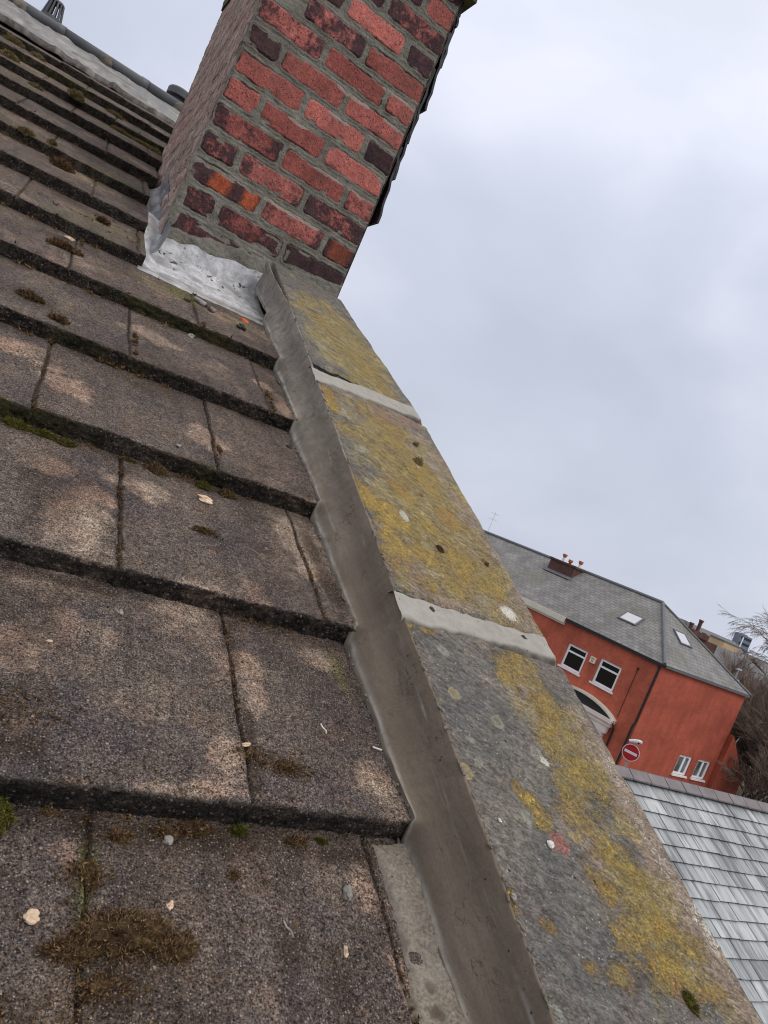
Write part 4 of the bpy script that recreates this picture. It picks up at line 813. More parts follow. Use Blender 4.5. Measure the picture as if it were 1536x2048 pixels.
# stick of mortar and curled strands
def stick(pts, r0, mat, lab, cat, name, on='tile', lift=.8):
    P = [Vector(top_at(x, s, on)) + Vector((0, -sP, cP)) * r0 * lift for x, s in pts]; o = P[0].copy(); mb = MB(); n = len(P)
    mb.tube([p - o for p in P], [r0 * (.75 + .5 * random.random()) for _ in P], 10); ob = mb.build(name, mat, None, smooth=True, label=lab, cat=cat, group=G1); ob.location = o
stick([(.368, 2.03), (.38, 2.018), (.395, 2.004), (.408, 1.99), (.418, 1.978)], .0068, 'stone', 'finger-shaped stick of grey mortar below the lead apron', 'mortar piece', 'mortar_stick')
stick([(.405, .352), (.407, .346), (.411, .342), (.412, .336), (.416, .332)], .0013, 'stone', 'curled grey strand on the lowest tile, right of another', 'mortar strand', 'mortar_strand')
stick([(.386, .344), (.385, .340), (.387, .336)], .0006, 'stone', 'fine grey strand on the lowest tile, left of the thicker one', 'mortar strand', 'mortar_strand')
stick([(.489, .602), (.490, .596), (.494, .591), (.493, .586)], .0011, 'white', 'white squiggle of dried mortar on the large right tile', 'mortar strand', 'mortar_strand')
stick([(.560, .576), (.567, .574), (.573, .573)], .0016, 'white', 'white dab beside the fillet on the large right tile', 'mortar strand', 'mortar_strand')
for k, (x, s, r_, m_, lab) in enumerate([(.889,.812,.006,'darkstone','dark crumb pressed in the nearest pale coping joint, outer end'),(.682,.803,.004,'darkstone','brown crumb on the nearest pale coping joint, near the fillet'),(.720,.408,.004,'white','white chip left of the red stain on the coping'),(.622,.337,.0035,'stone','mortar blob on the fillet edge low on the coping'),(.648,.430,.002,'white','white fleck on the dark part of the nearest coping stone'),(.90,1.02,.005,'darkstone','dark crumb on the lichened coping stone, outer side')]):
    pebble(x, s, r_, r_ * 1.2, r_ * .6, m_, lab, 'crumb', 'mortar_crumb', 'cop', 40 + k, .3, 'crumbs on the coping')
# crumbs over the lead apron, and fine grit on the tiles: uncountable, one object each
def grit(name, pts, mat, lab, sz, kind='stuff'):
    mb = MB(); r = random.Random(5)
    for (x, s, n) in pts:
        o = Vector(wq(x, s, n)); q = sz * r.uniform(.4, 1.5); vs = [o + Vector((r.uniform(-1, 1), r.uniform(-1, 1), r.uniform(-.4, .8))) * q for _ in range(5)]
        mb.add(vs, [(0, 1, 2), (0, 2, 3), (0, 3, 4), (1, 2, 4), (2, 3, 4), (0, 1, 4)])
    return mb.build(name, mat, None, label=lab, kind=kind)
r5 = random.Random(8)
gp = [(x, s, float(tile_n(np.array(x), np.array(s))) + .001) for x, s in [(r5.uniform(.02, .57), r5.choice([r5.uniform(.2, .8), r5.uniform(.2, 1.6), r5.uniform(.2, 2.1)])) for _ in range(1500)]]
grit('grit', [q for q in gp if r5.random() < .25], 'stone', 'fine pale grit strewn over the near tiles', .0011)
grit('dark_grit', [q for q in gp if r5.random() < .5], 'darkstone', 'fine dark crumbs of moss and soil strewn over the tiles', .0017)
def moss_bits():
    r = np.random.default_rng(77); pts = []
    def add(x, s, sp, k):
        for _ in range(k): pts.append((x + r.normal(0, sp), s + r.normal(0, sp * .7)))
    for i in range(-1, 12):              # along the foot of each step
        for _ in range(70 if i < 4 else 40):
            x = r.uniform(.0 if i < 4 else -.5, .56 if i < 5 else .2)
            if fb(np.array(x), np.array(i * 1.7), 9, 3, 1701) > .02: add(x, S0 + i * G - r.uniform(.002, .014), .004, 5)
    for i in range(-1, 5):               # in the joints
        off = .215 if i % 2 else .375
        for xj in (off - .311, off, off + .155 if 0 else off + .311):
            for _ in range(26):
                b = r.uniform(0, G); 
                if fb(np.array(b), np.array(xj * 5 + i), 12, 3, 1702) > .0 and xj < .56: add(xj, S0 + i * G + b, .0016, 4)
    for (cx, cs, rx, n_) in ((.25, .33, .035, 420), (.215, .39, .012, 150), (.23, .28, .03, 160), (.385, .53, .014, 90), (.43, .52, .018, 110), (.33, .44, .07, 160), (.16, .27, .02, 60), (.13, .55, .03, 120), (.47, .32, .02, 60), (.42, .34, .02, 40), (.35, .95, .012, 40), (.06, 1.3, .05, 30), (.3, 2.3, .2, 120)):
        for _ in range(n_): pts.append((cx + r.normal(0, rx), cs + r.normal(0, rx * .45)))
    P = np.array([p for p in pts if p[0] < .57 and not (p[0] > .205 and p[1] > 2.09)]); n = tile_n(P[:, 0], P[:, 1]) + .0006; B = Wp(P[:, 0], P[:, 1], n); k = len(P); L_ = 5
    B = np.repeat(B, L_, 0) + r.normal(0, .0012, (k * L_, 3)); dr = r.normal(0, 1, (k * L_, 3)) + np.array([0, -sP, cP]) * .6; dr /= np.linalg.norm(dr, axis=1)[:, None]
    sd = np.cross(dr, r.normal(0, 1, (k * L_, 3))); sd /= np.linalg.norm(sd, axis=1)[:, None]; ln = (.0036 * r.uniform(.4, 1.5, k * L_))[:, None] * np.where(B[:, 1:2] > 1.5, 1.9, 1)
    V = np.stack([B - sd * ln * .22, B + sd * ln * .22, B + dr * ln], 1).reshape(-1, 3); F = np.arange(len(V)).reshape(-1, 3)
    me = bpy.data.meshes.new('moss_crumbs'); me.from_pydata(V.tolist(), [], F.tolist()); a = me.attributes.new('rnd', 'FLOAT', 'POINT'); a.data.foreach_set('value', np.repeat(r.uniform(0, 1, k * L_) ** 1.5, 3).astype(np.float32)); me.materials.append(M['moss_brown'])
    link(bpy.data.objects.new('moss_crumbs', me), None, 'loose brown moss crumbs along the tile steps and joints', kind='stuff')
moss_bits()
ap = [(r5.uniform(.26, .58), r5.uniform(2.14, 2.42)) for _ in range(26)]
grit('mortar_spatter', [(x, s, float(kick(np.array(x), np.array(s))) - .004 - .1 * (s - 2.12)) for x, s in ap], 'oldmortar', 'grey mortar spatter on the lead apron', .0075)

# ================================================================== LOW SLATE ROOFED BUILDING
LZ = 6.03; LY = 5.97; lp = rad(30)
low = empty('low_slate_building', (8, LY, 0), 'low brick building beside the house with pale wet slate roof', 'building')
def lowp(x, d, n=0): return (x, LY - d * math.cos(lp) - n * math.sin(lp), LZ - .07 - d * math.sin(lp) + n * math.cos(lp))
mb = MB(); rr = random.Random(11); GA = .2; SWd = .355
for row in range(26):
    d1_ = row * GA + .10; x = 2.4 - (SWd / 2 if row % 2 else 0); 
    while x < 19:
        w = SWd - .011; dd = d1_ + rr.uniform(-.004, .004); tl = rr.uniform(-.002, .002); d0 = max(0, dd - GA - .05); n1_ = .020 + tl; n0 = .020 - .020 * (dd - d0) / GA
        vs = [lowp(x, d0, n0), lowp(x + w, d0, n0), lowp(x + w, dd + rr.uniform(-.003, .003), n1_ + rr.uniform(0, .003)), lowp(x, dd, n1_)]; vs += [lowp(x, d0, n0 - .012), lowp(x + w, d0, n0 - .012), lowp(x + w, dd, n1_ - .018), lowp(x, dd, n1_ - .018)]
        mb.add(vs, [(0, 3, 2, 1), (4, 5, 6, 7)], None, rr.random() ** .8)
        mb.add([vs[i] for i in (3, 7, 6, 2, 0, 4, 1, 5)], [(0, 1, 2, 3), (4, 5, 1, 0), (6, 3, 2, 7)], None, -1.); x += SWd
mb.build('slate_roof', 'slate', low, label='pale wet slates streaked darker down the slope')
mb = MB(); mb.slab([lowp(2.3, 5.25, -.03), lowp(19, 5.25, -.03), lowp(19, 0, -.03), lowp(2.3, 0, -.03)], .05); mb.build('roof_deck', 'deck', low)
mb = MB(); mb.slab([(19, LY + .02, LZ - .05), (19, LY + 4.5, LZ - .07 - 2.6), (2.3, LY + 4.5, LZ - .07 - 2.6), (2.3, LY + .02, LZ - .05)][::-1], .05); mb.build('back_roof_slope', 'fslate2', low)
mb = MB(); x = 2.3; k = 0
while x < 19:
    w = .340; lift = rr.uniform(0, .004)
    for sgn in (-1, 1):
        a0 = (x, LY + sgn * .125, LZ - .072 + lift); a1 = (x + w, LY + sgn * .125, LZ - .072 + lift); b0 = (x, LY, LZ + lift); b1 = (x + w, LY, LZ + lift)
        dn = Vector((0, 0, -.018)); vs = [Vector(q) for q in (a0, a1, b1, b0)]; vs += [q + dn for q in vs]; mb.add(vs, [(0, 1, 2, 3), (7, 6, 5, 4), (0, 4, 5, 1), (1, 5, 6, 2), (3, 7, 4, 0)])
    x += .356; k += 1
mb.build('ridge_tiles', 'rtile', low, label='mauve grey angled ridge tiles')
mb = MB(); ye = LY - 5.1 * math.cos(lp); ze = LZ - 5.1 * math.sin(lp) - .2
mb.box((2.45, ye, 0), (18.8, ye + .25, ze)); mb.box((2.45, LY + 4.1, 0), (18.8, LY + 4.35, ze))
for xx in (2.45, 18.8): mb.poly([(xx, ye, 0), (xx, LY + 4.35, 0), (xx, LY + 4.35, ze), (xx, LY, LZ - .14), (xx, ye, ze)])
mb.build('wall', 'hbrick', low)

# ================================================================== RED BRICK CORNER BUILDING
CC = Vector((27.741, 21.249, 0)); D1 = Vector((-.282, .959, 0)).normalized(); D2 = Vector((.998, .066, 0)).normalized(); N1 = Vector((.959, .282, 0)).normalized(); N2 = Vector((-.066, .998, 0)).normalized()
def fm(d, n): return Matrix(((d.x, n.x, 0, CC.x), (d.y, n.y, 0, CC.y), (0, 0, 1, 0), (0, 0, 0, 1)))
F1 = fm(D1, N1); F2 = fm(D2, N2)      # facade frames: x along the wall, y inward, z up
corner = empty('corner_building', tuple(CC), 'bright red brick corner building across the street with hipped grey slate roof', 'building')
EZ = 6.0; LEN = 19.; WID = 7.2
def wall_with(mbx, x0, x1, z0, z1, holes):
    """front skin of a wall with rectangular openings, .1 deep reveals"""
    xs_ = sorted({x0, x1, *[h[0] for h in holes], *[h[1] for h in holes]}); zs_ = sorted({z0, z1, *[h[2] for h in holes], *[h[3] for h in holes]})
    for i in range(len(xs_) - 1):
        for j in range(len(zs_) - 1):
            cx, cz = (xs_[i] + xs_[i + 1]) / 2, (zs_[j] + zs_[j + 1]) / 2
            if any(h[0] < cx < h[1] and h[2] < cz < h[3] for h in holes): continue
            a, b, c, d = xs_[i], xs_[i + 1], zs_[j], zs_[j + 1]; mbx.add([(a, 0, c), (b, 0, c), (b, 0, d), (a, 0, d)], [(0, 1, 2, 3)], [[(a, c), (b, c), (b, d), (a, d)]])
    for (a, b, c, d) in holes:
        for q in ([(a, 0, c), (a, .12, c), (a, .12, d), (a, 0, d)], [(b, 0, c), (b, .12, c), (b, .12, d), (b, 0, d)], [(a, 0, c), (b, 0, c), (b, .12, c), (a, .12, c)], [(a, 0, d), (b, 0, d), (b, .12, d), (a, .12, d)]): mbx.poly(q)
W1 = [(1.60, 2.68, 3.84, 5.02), (3.38, 4.46, 3.84, 4.98), (9.2, 10.3, 3.84, 5.0), (11.4, 12.5, 3.84, 5.0)]; W2 = [(4.02, 5.12, 1.32, 2.27), (5.64, 6.74, 1.32, 2.27)]
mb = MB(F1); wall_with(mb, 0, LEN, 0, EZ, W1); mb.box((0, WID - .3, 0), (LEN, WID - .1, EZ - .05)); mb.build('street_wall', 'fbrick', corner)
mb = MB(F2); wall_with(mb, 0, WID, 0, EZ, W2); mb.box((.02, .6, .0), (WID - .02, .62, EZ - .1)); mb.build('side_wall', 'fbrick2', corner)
def window(F, r, style, lab):
    x0, x1, z0, z1 = r; f = MB(F); t = .10; y0, y1 = .05, .11
    f.box((x0, y0, z0), (x0 + t, y1, z1)); f.box((x1 - t, y0, z0), (x1, y1, z1)); f.box((x0 + t, y0, z1 - t), (x1 - t, y1, z1)); f.box((x0 + t, y0, z0), (x1 - t, y1, z0 + t))
    if style == 'top': f.box((x0 + t, y0 + .003, z0 + (z1 - z0) * .66), (x1 - t, y1 - .003, z0 + (z1 - z0) * .66 + .085))
    else: xm = (x0 + x1) / 2; f.box((xm - .05, y0 + .003, z0 + t), (xm + .05, y1 - .003, z1 - t)); f.box((xm + .05, y0 + .005, z0 + t), (xm + .10, y1 - .005, z1 - t)); f.box((x1 - t - .05, y0 + .005, z0 + t), (x1 - t, y1 - .005, z1 - t))
    fo = f.build('window', 'upvc', corner, label=lab)
    g = MB(F); g.box((x0 + t * .5, y0 + .03, z0 + t * .5), (x1 - t * .5, y0 + .04, z1 - t * .5)); g.build('pane', 'glass' if style == 'top' else 'curt', fo)
    s = MB(F); s.box((x0 - .08, -.07, z0 - .085), (x1 + .08, .09, z0 - .002)); s.build('sill', 'upvc', fo)
for k, r in enumerate(W1): window(F1, r, 'top', 'white framed upper window of the street wall with narrow top light' if k < 2 else None)
for r in W2: window(F2, r, 'side', 'small white ground floor window in the side wall with two casements')
# roof
def fp(a, b, z): return tuple(F1 @ Vector((a, b, z)))
def gp2(a, b, z): return tuple(F2 @ Vector((a, b, z)))
AP = F1 @ Vector((2.58, 3.55, 8.50)); cE = F1 @ Vector((-.05, -.10, EZ)); cE = Vector((CC.x, CC.y, EZ)) - N1 * .12 - N2 * .12
e1 = F1 @ Vector((LEN, -.12, EZ)); rf = F1 @ Vector((LEN, 3.55, 8.30)); e2 = F2 @ Vector((WID + .15, -.12, EZ)); bb = e2 + D1 * 19
mb = MB(); mb.poly([e1, cE, AP, rf]); mb.poly([cE, e2, AP]); mb.poly([e2, bb, rf, AP]); roof = mb.build('roof', 'fslate', corner, label='grey slate roof hipped at the street corner')
mb = MB(); up = Vector((0, 0, .03))
mb.tube([cE + up, AP + up], .085, 8); mb.tube([AP + up, rf + up], .085, 8); mb.tube([e2 + up, AP + up], .06, 8); mb.build('ridge_capping', 'lead2', roof)
# skylights
def onroof(o, ax, up_, u, v, n=0):
    nn = ax.cross(up_).normalized(); nn = nn if nn.z > 0 else -nn; return o + ax * u + up_ * v + nn * n
Uf = (AP - cE) - D1 * ((AP - cE).dot(D1)); Uf.normalize(); Uh = (AP - cE) - D2 * ((AP - cE).dot(D2)); Uh.normalize()
def skylight(o, ax, up_, u0, u1, v0, v1, lab):
    f = MB()
    def bx(a, b, c, d, n0, n1): 
        vs = [onroof(o, ax, up_, *q) for q in ((a, c, n0), (b, c, n0), (b, d, n0), (a, d, n0), (a, c, n1), (b, c, n1), (b, d, n1), (a, d, n1))]; f.add(vs, [(0, 3, 2, 1), (4, 5, 6, 7), (0, 1, 5, 4), (1, 2, 6, 5), (2, 3, 7, 6), (3, 0, 4, 7)])
    t = .08; bx(u0, u0 + t, v0, v1, -.02, .07); bx(u1 - t, u1, v0, v1, -.02, .07); bx(u0 + t, u1 - t, v0, v0 + t, -.02, .068); bx(u0 + t, u1 - t, v1 - t, v1, -.02, .068)
    fo = f.build('skylight', 'lead2', corner, label=lab); f = MB(); bx(u0 + t, u1 - t, v0 + t, v1 - t, .02, .045); f.build('pane', 'sky', fo)
skylight(cE, D1, Uf, 2.50, 3.48, 1.72, 2.58, 'skylight in the street side of the corner roof')
skylight(cE, D2, Uh, 2.62, 3.62, 1.75, 2.6, 'skylight in the hipped end of the corner roof')
mb = MB(F1); mb.box((-.05, -.16, EZ - .13), (5.05, -.01, EZ - .01)); mb.build('gutter', 'black', corner, label='black gutter along the street wall')
mb = MB(F1); mb.box((5.07, -.22, EZ - .26), (LEN, -.005, EZ + .01)); mb.box((5.07, -.12, EZ - .36), (LEN, -.004, EZ - .262)); mb.build('cream_cornice', 'cream', corner)
mb = MB(F2); mb.box((.08, -.15, EZ - .11), (WID + .1, -.01, EZ - .015)); mb.build('gutter', 'lead2', corner, label='thin dark gutter along the side wall')
mb = MB(F1); mb.tube([(.06, -.07, EZ - .1), (.06, -.07, 3.2), (.10, -.10, 3.0), (.10, -.10, 0)], .05, 8); mb.tube([(.06, -.07, 5.95), (.06, -.07, 5.75)], [.09, .06], 8); mb.build('drainpipe', 'black', corner, label='dark drainpipe down the street corner')
mb = MB(F1); mb.tube([(.92, -.02, 5.30), (.915, -.02, 2.95)], .012, 6); mb.tube([(.92, -.05, 5.28), (.92, -.05, 5.38)], .045, 8); mb.build('cable', 'black', corner)
mb = MB(F1); mb.box((2.86, -.09, 4.60), (3.16, -.002, 4.90)); ab = mb.build('alarm_box', 'cream', corner, bevel=.02); mb = MB(F1); mb.box((2.97, -.10, 4.68), (3.05, -.091, 4.74)); mb.box((2.93, -.10, 4.80), (3.09, -.091, 4.84)); mb.build('badge', 'pot', ab)
# segmental canopy over the shop bay
mb = MB(F1); n_ = 22; cxx, hw, z0, zh = 2.75, 1.9, 2.78, .52
arc = [(cxx - hw + 2 * hw * i / n_, z0 + zh * (1 - (2 * i / n_ - 1) ** 2) ** .8) for i in range(n_ + 1)]
for i in range(n_):
    (xa, za), (xb, zb) = arc[i], arc[i + 1]; vs = [(xa, -.42, za), (xb, -.42, zb), (xb, 0, zb), (xa, 0, za), (xa, -.42, za - .09), (xb, -.42, zb - .09), (xb, 0, zb - .09), (xa, 0, za - .09)]; mb.add(vs, [(0, 1, 2, 3), (4, 7, 6, 5), (0, 4, 5, 1), (3, 2, 6, 7)])
bay = mb.build('bay_canopy', 'cream', corner, label='cream rimmed segmental canopy over the bay')
mb = MB(F1)
for i in range(n_):
    (xa, za), (xb, zb) = arc[i], arc[i + 1]; mb.poly([(xa, -.34, min(za - .09, 9)), (xb, -.34, zb - .09), (xb, -.34, 2.62), (xa, -.34, 2.62)])
mb.build('canopy_infill', 'black', bay)
mb = MB(F1); mb.box((cxx - hw + .04, -.46, 2.60), (cxx + hw - .04, -.02, 2.78)); mb.box((cxx - hw + .12, -.38, 2.42), (cxx + hw - .12, -.02, 2.597)); mb.box((cxx - hw + .2, -.33, 2.08), (cxx + hw - .2, -.02, 2.417)); 
mb.box((cxx - hw + .3, -.30, 0), (cxx - hw + .62, -.02, 2.078)); mb.box((cxx + hw - .62, -.30, 0), (cxx + hw - .3, -.02, 2.078)); mb.box((cxx - hw + .62, -.2, 0), (cxx + hw - .62, -.02, .7)); mb.build('bay_surround', 'pinkstone', bay)
mb = MB(F1); mb.box((cxx - hw + .62, -.16, .7), (cxx + hw - .62, -.1, 2.078)); mb.build('bay_glass', 'glass', bay)
mb = MB(F1); mb.tube([(.93, -.3, 2.80), (.90, -.2, 2.62), (.84, -.07, 2.45), (.82, -.06, 0)], .045, 8); mb.build('bay_drainpipe', 'black', bay)
# roof chimney with pots
mb = MB(F1); mb.box((7.2, 2.55, 7.2), (8.75, 3.45, 8.42)); mb.box((7.13, 2.48, 8.422), (8.82, 3.52, 8.52)); st = mb.build('roof_chimney', 'obrick', corner, label='squat dark brick chimney on the far roof with terracotta pots')
for k, (a_, z_) in enumerate(((7.25, .20), (7.85, .06), (8.3, .24))):
    mb = MB(F1); mb.tube([(a_, 3., 8.52), (a_, 3., 8.52 + z_)], [.07, .06], 12); pt = mb.build('chimney_pot', 'cream' if k != 1 else 'obrick', st)
    mb = MB(F1); mb.tube([(a_, 3., 8.521 + z_), (a_, 3., 8.57 + z_), (a_, 3., 8.68 + z_), (a_, 3., 8.70 + z_)], [.08, .12, .13, .10], 14); mb.build('pot_rim', 'pot', st)
mb = MB(F1); mb.slab([(7.1, 2.53, 7.86), (8.85, 2.53, 7.86), (8.85, 2.33, 7.72), (7.1, 2.33, 7.72)], .02); mb.build('flashing', 'lead2', st)
mb = MB(F2); mb.tube([(6.75, .6, 6.35), (6.75, .6, 6.95)], .045, 8); mb.tube([(6.55, .6, 6.95), (6.95, .6, 6.95)], .06, 8); mb.tube([(6.6, .5, 6.42), (6.95, .5, 6.42)], .06, 8); mb.build('roof_pipe', 'steel', corner)
aer = empty('tv_aerial', fp(14.0, 3.4, 8.2), 'tiny television aerial far off above the red building ridge', 'aerial')
mb = MB(F1); mb.tube([(14.0, 3.4, 8.2), (14.0, 3.4, 9.7)], .008, 6); mb.build('mast', 'steel', aer)
for zz in (9.25, 9.6):
    mb = MB(F1); mb.tube([(13.7, 3.4, zz), (14.3, 3.4, zz)], .006, 5)
    for q in range(6): mb.tube([(13.75 + q * .1, 3.25, zz), (13.75 + q * .1, 3.55, zz)], .006, 4)
    mb.build('antenna', 'steel', aer)
# sloping yard wall continuing from the side wall
yw = MB(F2); yw.slab([(WID + .02, 0, 0), (9.6, 0, 0), (9.6, 0, 2.2), (9.0, 0, 2.35), (8.0, 0, 3.25), (WID + .02, 0, 3.9)], -.24); yw = yw.build('yard_wall', 'fbrick2', None, label='red brick yard wall stepping down from the corner building', cat='wall')
yp = MB(F2); yp.tube([(7.95, -.06, 0), (7.95, -.06, 3.6)], .03, 6); yp.tube([(7.95, -.06, 3.6), (8.1, -.06, 3.8)], .03, 6); yp.build('drainpipe', 'steel', yw)

# ---- no entry sign
sp_ = Vector((24.35, 18.4, 0)); sg = empty('no_entry_sign', tuple(sp_), 'round red no entry sign with white bar on a post by the brick corner', 'road sign')
toC = (Vector((0, 0, 2.6)) - (sp_ + Vector((0, 0, 2.6)))).normalized(); rtv = Vector((-toC.y, toC.x, 0)); rtv = rtv if rtv.x > 0 else -rtv
SM = Matrix(((rtv.x, toC.x, 0, sp_.x), (rtv.y, toC.y, 0, sp_.y), (0, 0, 1, 0), (0, 0, 0, 1)))   # y toward the camera side
def disc(mb, r, y0, y1, z, seg=40): mb.tube([(0, y0, z), (0, y1, z)], r, seg)
mb = MB(SM); mb.tube([(0, 0, 0), (0, 0, 3.15)], .038, 10); mb.build('post', 'steel', sg)
zc = 2.66; mb = MB(SM); disc(mb, .325, .045, .06, zc); mb.build('rim', 'signwhite', sg)
mb = MB(SM); disc(mb, .298, .0605, .066, zc); mb.build('red_disc', 'signred', sg)
mb = MB(SM); mb.box((-.24, .0665, zc - .05), (.24, .071, zc + .05)); mb.build('white_bar', 'signwhite', sg)
mb = MB(SM); mb.tube([(-.22, .04, 3.04), (-.05, .05, 3.10), (.12, .08, 3.17), (.22, .1, 3.2)], [.05, .085, .085, .06], 10); mb.build('lamp_hood', 'signwhite', sg)
mb = MB(SM); mb.tube([(.13, .15, 3.13), (.13, .17, 3.12)], .035, 10); mb.build('lamp_lens', 'black', sg)

# ================================================================== FAR BUILDINGS
def bld(name, loc, w, d, z, ridge, mat, rmat, lab, rot=0., cat='building'):
    e_ = empty(name, loc, lab, cat); m4 = Matrix.Translation(loc) @ Matrix.Rotation(rot, 4, 'Z'); mb = MB(m4); mb.box((0, 0, 0), (w, d, z)); 
    mb.build('wall', mat, e_)
    if ridge > z:
        mb = MB(m4); mb.slab([(-.2, -.2, z), (w + .2, -.2, z), (w + .2, d / 2, ridge), (-.2, d / 2, ridge)], .1); mb.slab([(w + .2, d + .2, z), (-.2, d + .2, z), (-.2, d / 2, ridge), (w + .2, d / 2, ridge)], .1)
        mb.build('roof', rmat, e_)
        for xx in (0, w): mb = MB(m4); mb.slab([(xx, 0, z), (xx, d, z), (xx, d / 2, ridge - .05)], .02 if xx else -.02); mb.build('gable', mat, e_)
    else:
        mb = MB(m4); mb.box((-.1, -.1, z), (w + .1, d + .1, z + .25)); mb.build('roof', 'lead2', e_)
    return e_, m4
b1, m4 = bld('brick_terrace', (36.4, 27.0, 0), 12, 7, 6.2, 7.55, 'obrick', 'fslate2', 'far brick house with mauve slate roof behind the corner building', .05)
st = MB(); st.box((34.6, 25.6, 5.5), (36.95, 26.7, 7.6)); st.box((34.5, 25.5, 7.603), (35.9, 26.8, 7.9)); st = st.build('brick_stack', 'obrick', None, label='stepped dark brick chimney stack behind the corner building roof', cat='chimney stack')
mb = MB(); mb.box((34.5, 25.9, 0), (36.8, 26.5, 5.49)); mb.build('wall', 'obrick', st)
for xx, zz, hh in ((34.9, 7.9, .22), (35.55, 7.9, .55), (36.2, 7.6, .25)): mb = MB(); mb.tube([(xx, 26.1, zz), (xx, 26.1, zz + hh), (xx, 26.1, zz + hh + .01), (xx, 26.1, zz + hh + .1)], [.10, .11, .15, .13], 10); mb.build('chimney_pot', 'obrick', st)
bt_, m4 = bld('tan_building', (122.6, 84, 0), 5, 3, 7.9, 7.9, 'tan', 'lead2', 'flat roofed tan building far off on the skyline')
for i in range(3):
    for j in range(2): mb = MB(Matrix.Translation((122.6, 84, 0))); mb.box((.5 + i * 1.5, -.06, 3.2 + j * 2.3), (1.4 + i * 1.5, -.003, 4.5 + j * 2.3)); mb.build('window', 'glass', bt_)
tw = empty('tower_block', (333.5, 222, 0), 'distant blue-grey tower block on the skyline', 'tower block')
mt4 = Matrix.Translation((333.5, 222, 0)) @ Matrix.Rotation(-.25, 4, 'Z'); mb = MB(mt4); mb.box((0, 0, 0), (7.2, 4, 14.6)); mb.box((2, 1, 14.603), (5, 3, 15.1)); mb.build('wall', 'blue', tw)
for j in range(5): mb = MB(mt4); mb.box((.5, -.1, 1.4 + j * 2.8), (6.8, -.004, 2.6 + j * 2.8)); mb.build('window_band', 'glass', tw)
mb = MB(mt4); mb.box((1.6, -.14, 1.4), (2.3, -.104, 13.5)); mb.build('white_panel', 'upvc', tw)
arc_ = empty('domed_hall', (47, 36, 0), 'low curved grey roof behind the brick stack', 'building')
mb = MB()
for i in range(16):
    t0, t1 = math.pi * i / 16, math.pi * (i + 1) / 16; c_ = (43.9, 35); R_ = 1.9
    mb.poly([(c_[0] - R_ * math.cos(t0), 33.4, 7.0 + 1.25 * math.sin(t0)), (c_[0] - R_ * math.cos(t1), 33.4, 7.0 + 1.25 * math.sin(t1)), (c_[0] - R_ * math.cos(t1), 38, 7.0 + 1.25 * math.sin(t1)), (c_[0] - R_ * math.cos(t0), 38, 7.0 + 1.25 * math.sin(t0))])
    mb.poly([(c_[0] - R_ * math.cos(t0), 33.4, 7.0 + 1.25 * math.sin(t0)), (c_[0] - R_ * math.cos(t1), 33.4, 7.0 + 1.25 * math.sin(t1)), (c_[0], 33.4, 7.0)])
mb.build('roof', 'fslate', arc_); mb = MB(); mb.box((42.0, 33.5, 0), (45.8, 38, 6.99)); mb.build('wall', 'obrick', arc_)
r9 = random.Random(21)
for k, (x, y, w, d, z, rz, m_) in enumerate([(150, 118, 14, 9, 6, 8.2, 'obrick'), (178, 126, 18, 9, 6, 8.2, 'hbrick'), (205, 150, 26, 10, 7, 9.2, 'obrick'), (120, 72, 16, 8, 5, 7.3, 'obrick'), (96, 50, 14, 8, 5, 7.4, 'hbrick')]):
    bld('distant_house', (x, y, 0), w, d, z, rz, m_, 'fslate2', ['far brick house right of the tan building', 'far red brick house beyond the nearer brick one', 'long far brick row on the skyline', 'far brick house below the tan building', 'brick house hidden among the bare trees'][k], 0, 'house')
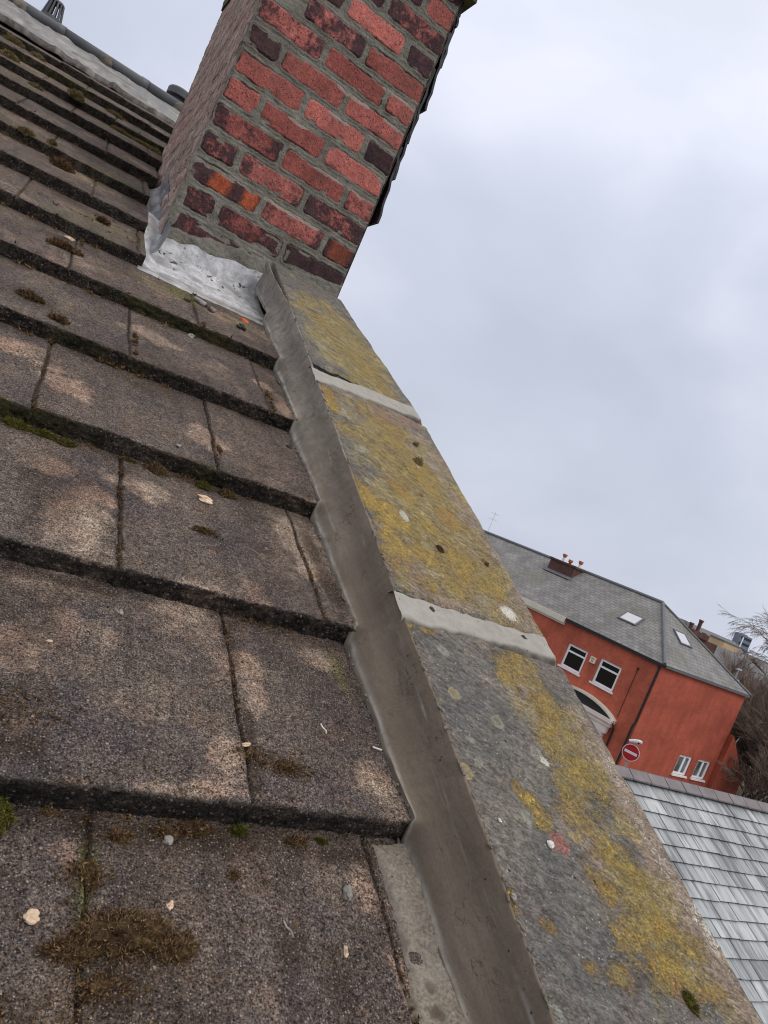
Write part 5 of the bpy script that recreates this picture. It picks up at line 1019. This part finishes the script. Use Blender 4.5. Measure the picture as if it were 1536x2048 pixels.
# ================================================================== TREES (bare, winter)
def tree(name, base, hgt, spread, seed, bark, twigm, lab, levels=6, kids=4, twigr=.006, trunk_r=.16, droop=.0, start=.25, grp='bare winter trees and shrubs beyond the red building', bush=False):
    r = random.Random(seed); root = empty(name, base, lab, 'tree' if not bush else 'shrub', grp); T = MB(); C = MB(); cnt = [0]
    def br(p, d, ln, rad_, lv):
        cnt[0] += 1; pts = [p]; q = p; dd = d.copy(); n = 3 if lv > 1 else 2
        for i in range(n):
            dd = (dd + Vector((r.gauss(0, .13), r.gauss(0, .13), r.gauss(.03, .10) - droop * (levels - lv) * .12))).normalized(); q = q + dd * ln / n; pts.append(q)
        e_ = max(twigr * .6, rad_ * .6); (T if lv >= levels - 1 else C).tube(pts, [rad_ + (e_ - rad_) * i / n for i in range(n + 1)], 7 if lv >= levels - 1 else 3, False)
        if lv <= 0: return
        k = kids + (r.random() < .5)
        for i in range(k):
            t = r.uniform(.35, 1.) if i else 1.; j = min(n - 1, int(t * n)); b = pts[j].lerp(pts[j + 1], t * n - j) if t < 1 else pts[-1]
            side = Vector((r.gauss(0, 1), r.gauss(0, 1), r.gauss(0, .55))).normalized(); nd = (dd * r.uniform(.7, 1.1) + side * spread * r.uniform(.5, 1.1)).normalized(); br(b, nd, ln * r.uniform(.55, .8), max(twigr, rad_ * .58), lv - 1)
    o = Vector(base)
    if bush:
        for i in range(7): br(o + Vector((r.uniform(-.4, .4), r.uniform(-.4, .4), 0)), Vector((r.gauss(0, .35), r.gauss(0, .35), 1)).normalized(), hgt * .36, trunk_r, levels)
    else:
        T.tube([o, o + Vector((.05, 0, hgt * start))], [trunk_r * 1.25, trunk_r], 10, False); br(o + Vector((.05, 0, hgt * start)), Vector((0, 0, 1)), hgt * .30, trunk_r, levels)
        for i in range(3): br(o + Vector((.05, 0, hgt * (start - .04 * i))), Vector((r.gauss(0, .6), r.gauss(0, .6), .8)).normalized(), hgt * .24, trunk_r * .6, levels - 1)
    T.build('trunk', bark, root, smooth=True); C.build('crown', twigm, root)
tree('bare_birch', (47.0, 27.2, 0), 10.6, .55, 5, 'birch', 'birch', 'tall pale bare birch with fine drooping twigs at the right frame edge', 6, 3, .010, .13, .35, .35)
tree('bare_shrub', (38.9, 22.0, 0), 7.6, .55, 6, 'trunk', 'twig', 'dense brown leafless thicket against the end of the red side wall', 5, 4, .012, .06, 0, .2, bush=True)
tree('bare_shrub', (41.2, 22.6, 0), 8.4, .55, 8, 'trunk', 'twig', 'taller brown leafless thicket at the right frame edge', 5, 4, .012, .06, 0, .2, bush=True)
tree('bare_shrub', (41.6, 25.6, 0), 7.8, .6, 9, 'trunk', 'twig', 'brown thicket further back behind the nearer two', 5, 4, .013, .06, 0, .2, bush=True)
tree('bare_shrub', (39.0, 19.4, 0), 4.8, .6, 12, 'trunk', 'twig', 'low brown brushwood in front of the yard wall end', 4, 4, .010, .04, 0, .2, bush=True)
# ================================================================== GROUND
mb = MB(); mb.poly([(-2500, -2500, -.02), (2500, -2500, -.02), (2500, 2500, -.02), (-2500, 2500, -.02)]); mb.build('ground', 'grassy', None, kind='structure')
mb = MB(); mb.poly([(21.5, -60, 0), (26.0, -60, 0), (26.2, 20, 0), (21.5, 80, 0), (15.5, 80, 0), (21.0, 17, 0)]); mb.poly([(26.0, 12.0, .004), (80, 15.5, .004), (80, 19.5, .004), (26.1, 16.2, .004)]); mb.build('road', 'asphalt', None, kind='structure')
mb = MB(); mb.box((25.9, 17.6, -.01), (46, 21.0, .12)); mb.build('pavement', 'paving', None, kind='structure')
lw = MB(); lw.box((31.5, 17.9, .12), (42, 18.15, 1.2)); lw.box((31.45, 17.85, 1.203), (42.05, 18.2, 1.28)); lw.build('low_garden_wall', 'obrick', None, label='low brick garden wall under the bare trees', cat='wall')
